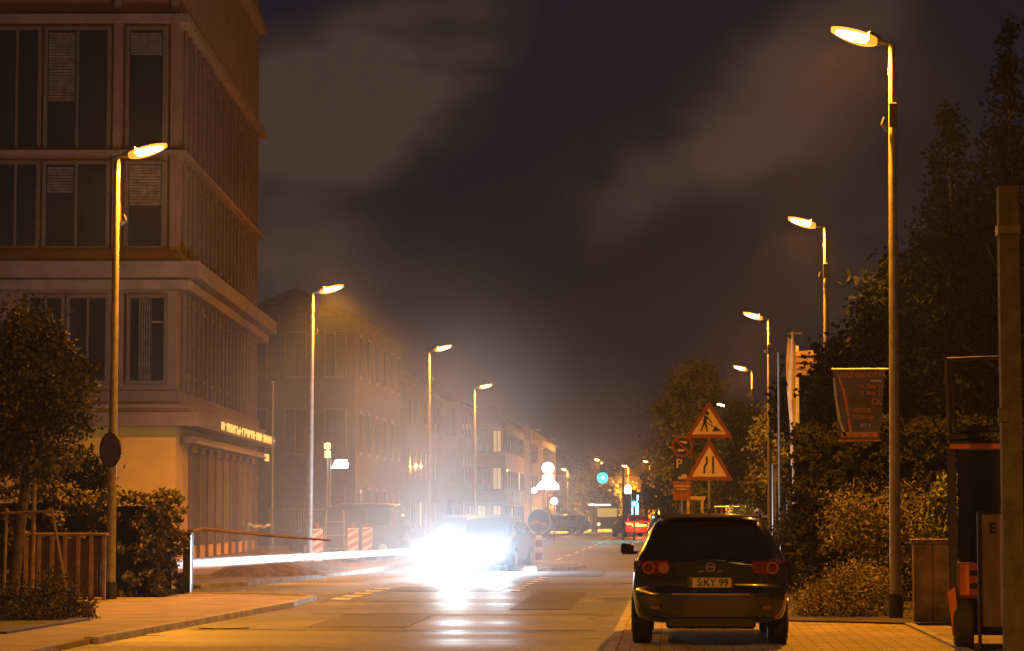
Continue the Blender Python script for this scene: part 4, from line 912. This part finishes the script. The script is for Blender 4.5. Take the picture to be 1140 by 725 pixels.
# flag and finger boards
d = 66; t = thing('hanging_flag', 'long cream flag hanging limp from a flagpole at right', 'flag', (X(884, d), d, .05))
b = MB(); b.tube([(0, 0, 0), (0, 0, Z(372, d))], [.045, .03], 8); b.build('pole', 'pole_metal', t)
b = MB(); n = 22; k = d/2850; m_ = 8; vs = []
for j in range(n+1):
    s = j/n; z = Z(378, d)+(Z(520, d)-Z(378, d))*s
    wl = -(4+3*math.sin(s*5+.5)+3*s)*k; wr = (2+4*s+1.5*math.sin(s*9))*k
    if s > .92: wr *= .5; wl *= .7
    for i in range(m_+1): u = i/m_; vs.append((wl+(wr-wl)*u, -.08+.06*math.sin(u*7+s*3), z-.12*u))
b.add(vs, [(j*(m_+1)+i, j*(m_+1)+i+1, (j+1)*(m_+1)+i+1, (j+1)*(m_+1)+i) for j in range(n) for i in range(m_)]); b.build('cloth', 'flag_cloth', t, True)
b = MB(); b.tube([(-.1, 0, Z(374, d)), (.25, 0, Z(374, d))], .02, 6); b.build('crossarm', 'pole_metal', t)
d = 62; t = thing('finger_post', 'stack of pale pointed finger boards on a mast right of the flag', 'direction sign', (X(889, d), d, .05)); k = d/2850
b = MB(); b.tube([(0, 0, 0), (0, 0, Z(388, d))], .04, 8); b.build('pole', 'pole_metal', t)
for i, (py, tilt, ln) in enumerate(((397, -4, 20), (404, 2, 24), (411, 5, 22), (418, 0, 18))):
    b = MB(); b.T = Matrix.Translation((0, -.06, Z(py, d))) @ Matrix.Rotation(math.radians(tilt), 4, 'Y'); b.prism([(-.04, -.06), (ln*k, -.06), ((ln+4)*k, 0), (ln*k, .06), (-.04, .06)], -.01, .01); b.build('finger_board', 'fence_wood', t)
for i, (px, d, py, r) in enumerate(((868, 74, 395, .04), (862, 60, 520, .05), (878, 55, 560, .05))):
    t = thing('thin_post', ('tall thin bare post just left of the cream flag', 'shorter dark post left of the flag foot', 'low dark post by the right mirror of the black car')[i], 'post', (X(px, d), d, .05), group='bare posts on the right verge')
    b = MB(); b.tube([(0, 0, 0), (0, 0, Z(py, d))], r, 8); b.build('shaft', 'pole_metal', t, True); b = MB(); b.tube([(0, 0, Z(py, d)), (0, 0, Z(py, d)+.05)], [r*1.3, r*.6], 8); b.build('cap', 'dark_metal', t)
# garden wall block
d = 35.2; x0, x1 = X(1016, d), X(1060, d)
t = thing('concrete_wall', 'weathered low concrete wall left of the forklift', 'wall', (x0, d, .03)); hh = Z(604, d)
for i in range(2): b = MB(); wv = (x1-x0)/2; b.box(i*wv+.004, (i+1)*wv-.004, 0, .2, 0, hh-.05, .01); b.build('wall_panel', 'concrete', t)
b = MB(); b.box(-.03, x1-x0+.02, -.03, .23, hh-.048, hh+.02, .01); b.build('coping', 'concrete', t)
# forklift seen from its side, half cut by the near post
d = 28.6; x0 = X(1056, d)
t = thing('forklift', 'forklift truck with tall mast and glazed cab parked at the right edge', 'forklift', (x0, d, .028), -.115); k = d/2850
zt = Z(403, d); zc = Z(497, d)
b = MB(); b.tube([(.03, .2, 1.9), (.0, .2, zt)], .025, 8); b.tube([(0, .2, zt), (.75, .2, zt+.02)], .022, 8); b.tube([(.10, .25, 2.1), (.05, .25, zt-.03)], .018, 8); b.tube([(.75, .2, 1.9), (.75, .2, zt+.02)], .025, 8); b.build('mast', 'dark_metal', t, True)
b = MB(); b.box(-.01, 1.3, -.1, 1.0, zc-.05, zc+.03, .02); b.box(.0, .35, .05, .5, zc+.03, zc+.12, .02); b.box(.10, .60, .1, .5, zc+.121, zc+.2, .02); b.build('overhead_guard', 'plastic_black', t)
b = MB(); b.box(.02, .66, -.12, -.101, zc-.065, zc-.01, .004); b.build('guard_edge', 'orange_paint', t)
b = MB(); b.prism([(.0, .25), (.09, .25), (.075, zc-.06), (.0, zc-.06)], -.10, -.02); b.build('cab_pillar', 'plastic_black', t)
b = MB(); b.tube([(.0, -.105, .9), (-.005, -.105, zc-.08)], .008, 6); b.tube([(.095, -.105, .5), (.08, -.105, zc-.1)], .008, 6); b.build('pillar_trim', 'chrome', t)
b = MB(); b.box(.105, 1.2, -.05, -.03, .95, zc-.08); b.build('cab_glass', 'dark_glass', t)
b = MB(); b.box(.08, 1.25, -.02, 1.3, .55, .98, .04); eb = b.build('engine_cover', 'orange_paint', t, True)
b = MB(); b.box(.22, .42, -.026, -.018, .80, .86); b.box(.22, .42, -.026, -.018, .66, .72); b.box(.5, .62, -.026, -.018, .66, .86); b.build('vent_slot', 'plastic_black', eb)
b = MB(); b.box(.02, 1.3, -.0, 1.4, .15, .56, .05); b.build('chassis', 'plastic_black', t)
b = MB(); b.prism([(-.02, .62), (.06, .68), (.10, .22), (.04, .12)], -.14, -.105); b.build('mudguard', 'orange_paint', t)
for y in (.0, 1.2):
    b = MB(); b.tube([(.04, y+.05, .27), (.08, y+.05, .27), (.26, y+.05, .27)], [.22, .27, .27], 22); wo = b.build('wheel', 'rubber', t, True); b = MB(); b.disc((.035, y+.05, .27), .13, 16, .02, 'x'); b.build('rim', 'orange_paint', wo)
b = MB(); b.box(.16, .5, .2, .6, .98, 1.15, .04); b.box(.18, .5, .55, .66, 1.1, 1.6, .04); b.build('seat', 'plastic_black', t)
t = thing('lettered_crate', 'upright dark edged board with a large letter E beside the forklift', 'sign', (X(1091, 27.9), 27.9, .028)); z0, z1 = Z(700, 27.9), Z(575, 27.9)
b = MB(); b.box(0, .42, 0, .03, z0, z1, .006); b.build('board', 'cardboard', t); b = MB(); b.box(-.03, .0, -.02, .05, .0, z1+.02); b.box(.0, .42, -.02, .05, z1+.002, z1+.03); b.build('edge_frame', 'plastic_black', t)
text('E', .16, 'print_black', t, (.13, -.012, z1-.16), bold=.004)
d = 26.2; x0, x1 = X(1117, d), X(1139.5, d); zt = Z(212, d)
t = thing('square_post', 'thick square post cutting off the right edge of the picture', 'post', (x0, d, .025)); b = MB(); b.box(0, x1-x0, 0, .2, 0, zt, .006); b.build('shaft', 'post_grey', t)
b = MB(); b.box(-.015, x1-x0+.012, -.015, .215, zt-.5, zt-.4, .004); b.box(-.04, .06, -.02, 0, Z(474, d), Z(458, d), .004); b.build('bracket', 'dark_metal', t)
# ------------------------------------------------------------------ haze
HAZE = .00024; MIST = .019
b = MB(); b.box(-190, 190, -60, 560, -1, 45); hz = b.build('haze', 'kerb_stone'); tag(hz, 'thin night haze filling the street', 'haze', kind='stuff')
m = bpy.data.materials.new('haze_air'); m.use_nodes = True; nt = m.node_tree; nt.nodes.clear(); out = nt.nodes.new('ShaderNodeOutputMaterial')
pv = nt.nodes.new('ShaderNodeVolumePrincipled'); pv.inputs['Color'].default_value = (.93, .93, .95, 1); pv.inputs['Density'].default_value = HAZE; pv.inputs['Anisotropy'].default_value = .55
nt.links.new(pv.outputs[0], out.inputs['Volume']); hz.data.materials.clear(); hz.data.materials.append(m)
# smoky mist drifting round the turning car
b = MB(); mc = (-6.8, 64, 1.0); mr_ = (7.5, 21, 8.5); n = 28; k = 14; vs = [(0, 0, -1)]+[(math.sin(PI*j/k)*math.cos(2*PI*i/n), math.sin(PI*j/k)*math.sin(2*PI*i/n), -math.cos(PI*j/k)) for j in range(1, k) for i in range(n)]+[(0, 0, 1)]
fs = [(0, 1+(i+1) % n, 1+i) for i in range(n)]+[(1+j*n+i, 1+j*n+(i+1) % n, 1+(j+1)*n+(i+1) % n, 1+(j+1)*n+i) for j in range(k-2) for i in range(n)]+[(1+(k-2)*n+i, 1+(k-2)*n+(i+1) % n, len(vs)-1) for i in range(n)]
b.add(vs, fs); ms = b.build('mist', 'kerb_stone', None, True); ms.location = mc; ms.scale = mr_; tag(ms, 'pale smoky mist drifting around the turning car', 'mist', kind='stuff')
m = bpy.data.materials.new('mist_air'); m.use_nodes = True; nt = m.node_tree; nt.nodes.clear(); N = nt.nodes; L = nt.links; out = N.new('ShaderNodeOutputMaterial')
pv = N.new('ShaderNodeVolumePrincipled'); pv.inputs['Color'].default_value = (.95, .96, 1, 1); pv.inputs['Anisotropy'].default_value = .3
pv.inputs['Color'].default_value = (.9, .95, 1, 1); tc = N.new('ShaderNodeTexCoord'); ln = N.new('ShaderNodeVectorMath'); ln.operation = 'LENGTH'; L.new(tc.outputs['Object'], ln.inputs[0])
r1 = N.new('ShaderNodeMapRange'); r1.interpolation_type = 'SMOOTHSTEP'; r1.inputs['From Min'].default_value = .0; r1.inputs['From Max'].default_value = 1; r1.inputs['To Min'].default_value = 1; r1.inputs['To Max'].default_value = 0; L.new(ln.outputs['Value'], r1.inputs['Value'])
nz = N.new('ShaderNodeTexNoise'); nz.inputs['Scale'].default_value = 2.2; nz.inputs['Detail'].default_value = 3; L.new(tc.outputs['Object'], nz.inputs['Vector'])
r2 = N.new('ShaderNodeMapRange'); r2.inputs['From Min'].default_value = .35; r2.inputs['From Max'].default_value = .65; r2.inputs['To Min'].default_value = .35; r2.inputs['To Max'].default_value = 1.6; L.new(nz.outputs['Fac'], r2.inputs['Value'])
m1 = N.new('ShaderNodeMath'); m1.operation = 'MULTIPLY'; L.new(r1.outputs['Result'], m1.inputs[0]); L.new(r2.outputs['Result'], m1.inputs[1])
m2 = N.new('ShaderNodeMath'); m2.operation = 'MULTIPLY'; L.new(m1.outputs[0], m2.inputs[0]); m2.inputs[1].default_value = MIST
L.new(m2.outputs[0], pv.inputs['Density']); L.new(pv.outputs[0], out.inputs['Volume']); ms.data.materials.clear(); ms.data.materials.append(m)
# ------------------------------------------------------------------ night sky
w = bpy.data.worlds.new('World'); S.world = w; w.use_nodes = True; nt = w.node_tree; N = nt.nodes; L = nt.links; bg = N['Background']
sky = N.new('ShaderNodeTexSky'); sky.sky_type = 'NISHITA'; sky.sun_disc = False; sky.sun_elevation = math.radians(-4); sky.sun_rotation = math.radians(200)
tc = N.new('ShaderNodeTexCoord')
nz = N.new('ShaderNodeTexNoise'); nz.inputs['Scale'].default_value = 16; nz.inputs['Detail'].default_value = 6
mp = N.new('ShaderNodeMapping'); mp.inputs['Rotation'].default_value = (0, math.radians(28), 0); mp.inputs['Scale'].default_value = (.6, 1, 2.6)
L.new(tc.outputs['Generated'], mp.inputs['Vector']); L.new(mp.outputs['Vector'], nz.inputs['Vector'])
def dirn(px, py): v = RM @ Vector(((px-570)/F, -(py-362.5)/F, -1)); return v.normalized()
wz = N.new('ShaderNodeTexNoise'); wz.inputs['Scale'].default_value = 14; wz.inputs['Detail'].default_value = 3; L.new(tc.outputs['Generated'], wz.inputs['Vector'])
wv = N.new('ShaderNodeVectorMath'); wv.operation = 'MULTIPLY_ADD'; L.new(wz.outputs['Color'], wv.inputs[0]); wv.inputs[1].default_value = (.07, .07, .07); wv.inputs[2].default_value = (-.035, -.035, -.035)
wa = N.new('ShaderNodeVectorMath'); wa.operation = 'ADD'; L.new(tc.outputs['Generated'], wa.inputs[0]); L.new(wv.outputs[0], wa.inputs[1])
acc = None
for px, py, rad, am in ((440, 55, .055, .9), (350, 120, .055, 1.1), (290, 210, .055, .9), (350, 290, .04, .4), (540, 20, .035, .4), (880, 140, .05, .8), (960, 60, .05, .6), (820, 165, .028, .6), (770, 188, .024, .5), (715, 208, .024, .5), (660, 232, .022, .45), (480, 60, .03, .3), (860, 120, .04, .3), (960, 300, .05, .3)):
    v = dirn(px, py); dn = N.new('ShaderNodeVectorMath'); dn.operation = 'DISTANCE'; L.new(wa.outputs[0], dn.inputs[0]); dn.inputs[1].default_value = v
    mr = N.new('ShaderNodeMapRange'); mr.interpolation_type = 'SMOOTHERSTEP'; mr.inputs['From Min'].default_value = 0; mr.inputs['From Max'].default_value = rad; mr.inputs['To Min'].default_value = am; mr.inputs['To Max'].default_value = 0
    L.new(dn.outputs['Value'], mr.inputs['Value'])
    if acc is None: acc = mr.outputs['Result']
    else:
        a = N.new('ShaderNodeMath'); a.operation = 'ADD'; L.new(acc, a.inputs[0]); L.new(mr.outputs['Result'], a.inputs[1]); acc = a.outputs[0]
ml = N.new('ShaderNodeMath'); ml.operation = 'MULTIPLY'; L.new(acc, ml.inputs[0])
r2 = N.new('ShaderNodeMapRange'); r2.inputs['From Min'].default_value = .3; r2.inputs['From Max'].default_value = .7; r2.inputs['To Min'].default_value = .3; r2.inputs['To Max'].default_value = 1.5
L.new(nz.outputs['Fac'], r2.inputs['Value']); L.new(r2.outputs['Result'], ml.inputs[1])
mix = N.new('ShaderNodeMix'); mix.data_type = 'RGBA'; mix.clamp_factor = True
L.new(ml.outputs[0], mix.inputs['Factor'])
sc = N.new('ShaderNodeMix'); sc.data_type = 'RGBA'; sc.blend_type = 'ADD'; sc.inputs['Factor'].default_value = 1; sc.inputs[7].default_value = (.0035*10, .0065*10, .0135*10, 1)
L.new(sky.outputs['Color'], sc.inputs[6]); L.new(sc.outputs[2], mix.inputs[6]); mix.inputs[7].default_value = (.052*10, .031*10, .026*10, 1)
L.new(mix.outputs[2], bg.inputs['Color']); bg.inputs['Strength'].default_value = .1
su = bpy.data.lights.new('moon', 'SUN'); su.energy = .004; su.angle = math.radians(.5); su.color = (.8, .85, 1); so = bpy.data.objects.new('moon', su); COL.objects.link(so); so.rotation_euler = (math.radians(50), 0, math.radians(160))
# ------------------------------------------------------------------ render
S.view_settings.view_transform = 'Standard'; S.view_settings.look = 'None'; S.view_settings.exposure = 0; S.view_settings.gamma = 1; S.view_settings.use_curve_mapping = False
S.render.engine = 'CYCLES'; c = S.cycles; c.use_denoising = True
c.max_bounces = 5; c.diffuse_bounces = 2; c.glossy_bounces = 3; c.transmission_bounces = 3; c.volume_bounces = 1; c.transparent_max_bounces = 6
c.sample_clamp_indirect = 4; c.sample_clamp_direct = 0; c.use_light_tree = True; c.caustics_reflective = False; c.caustics_refractive = False
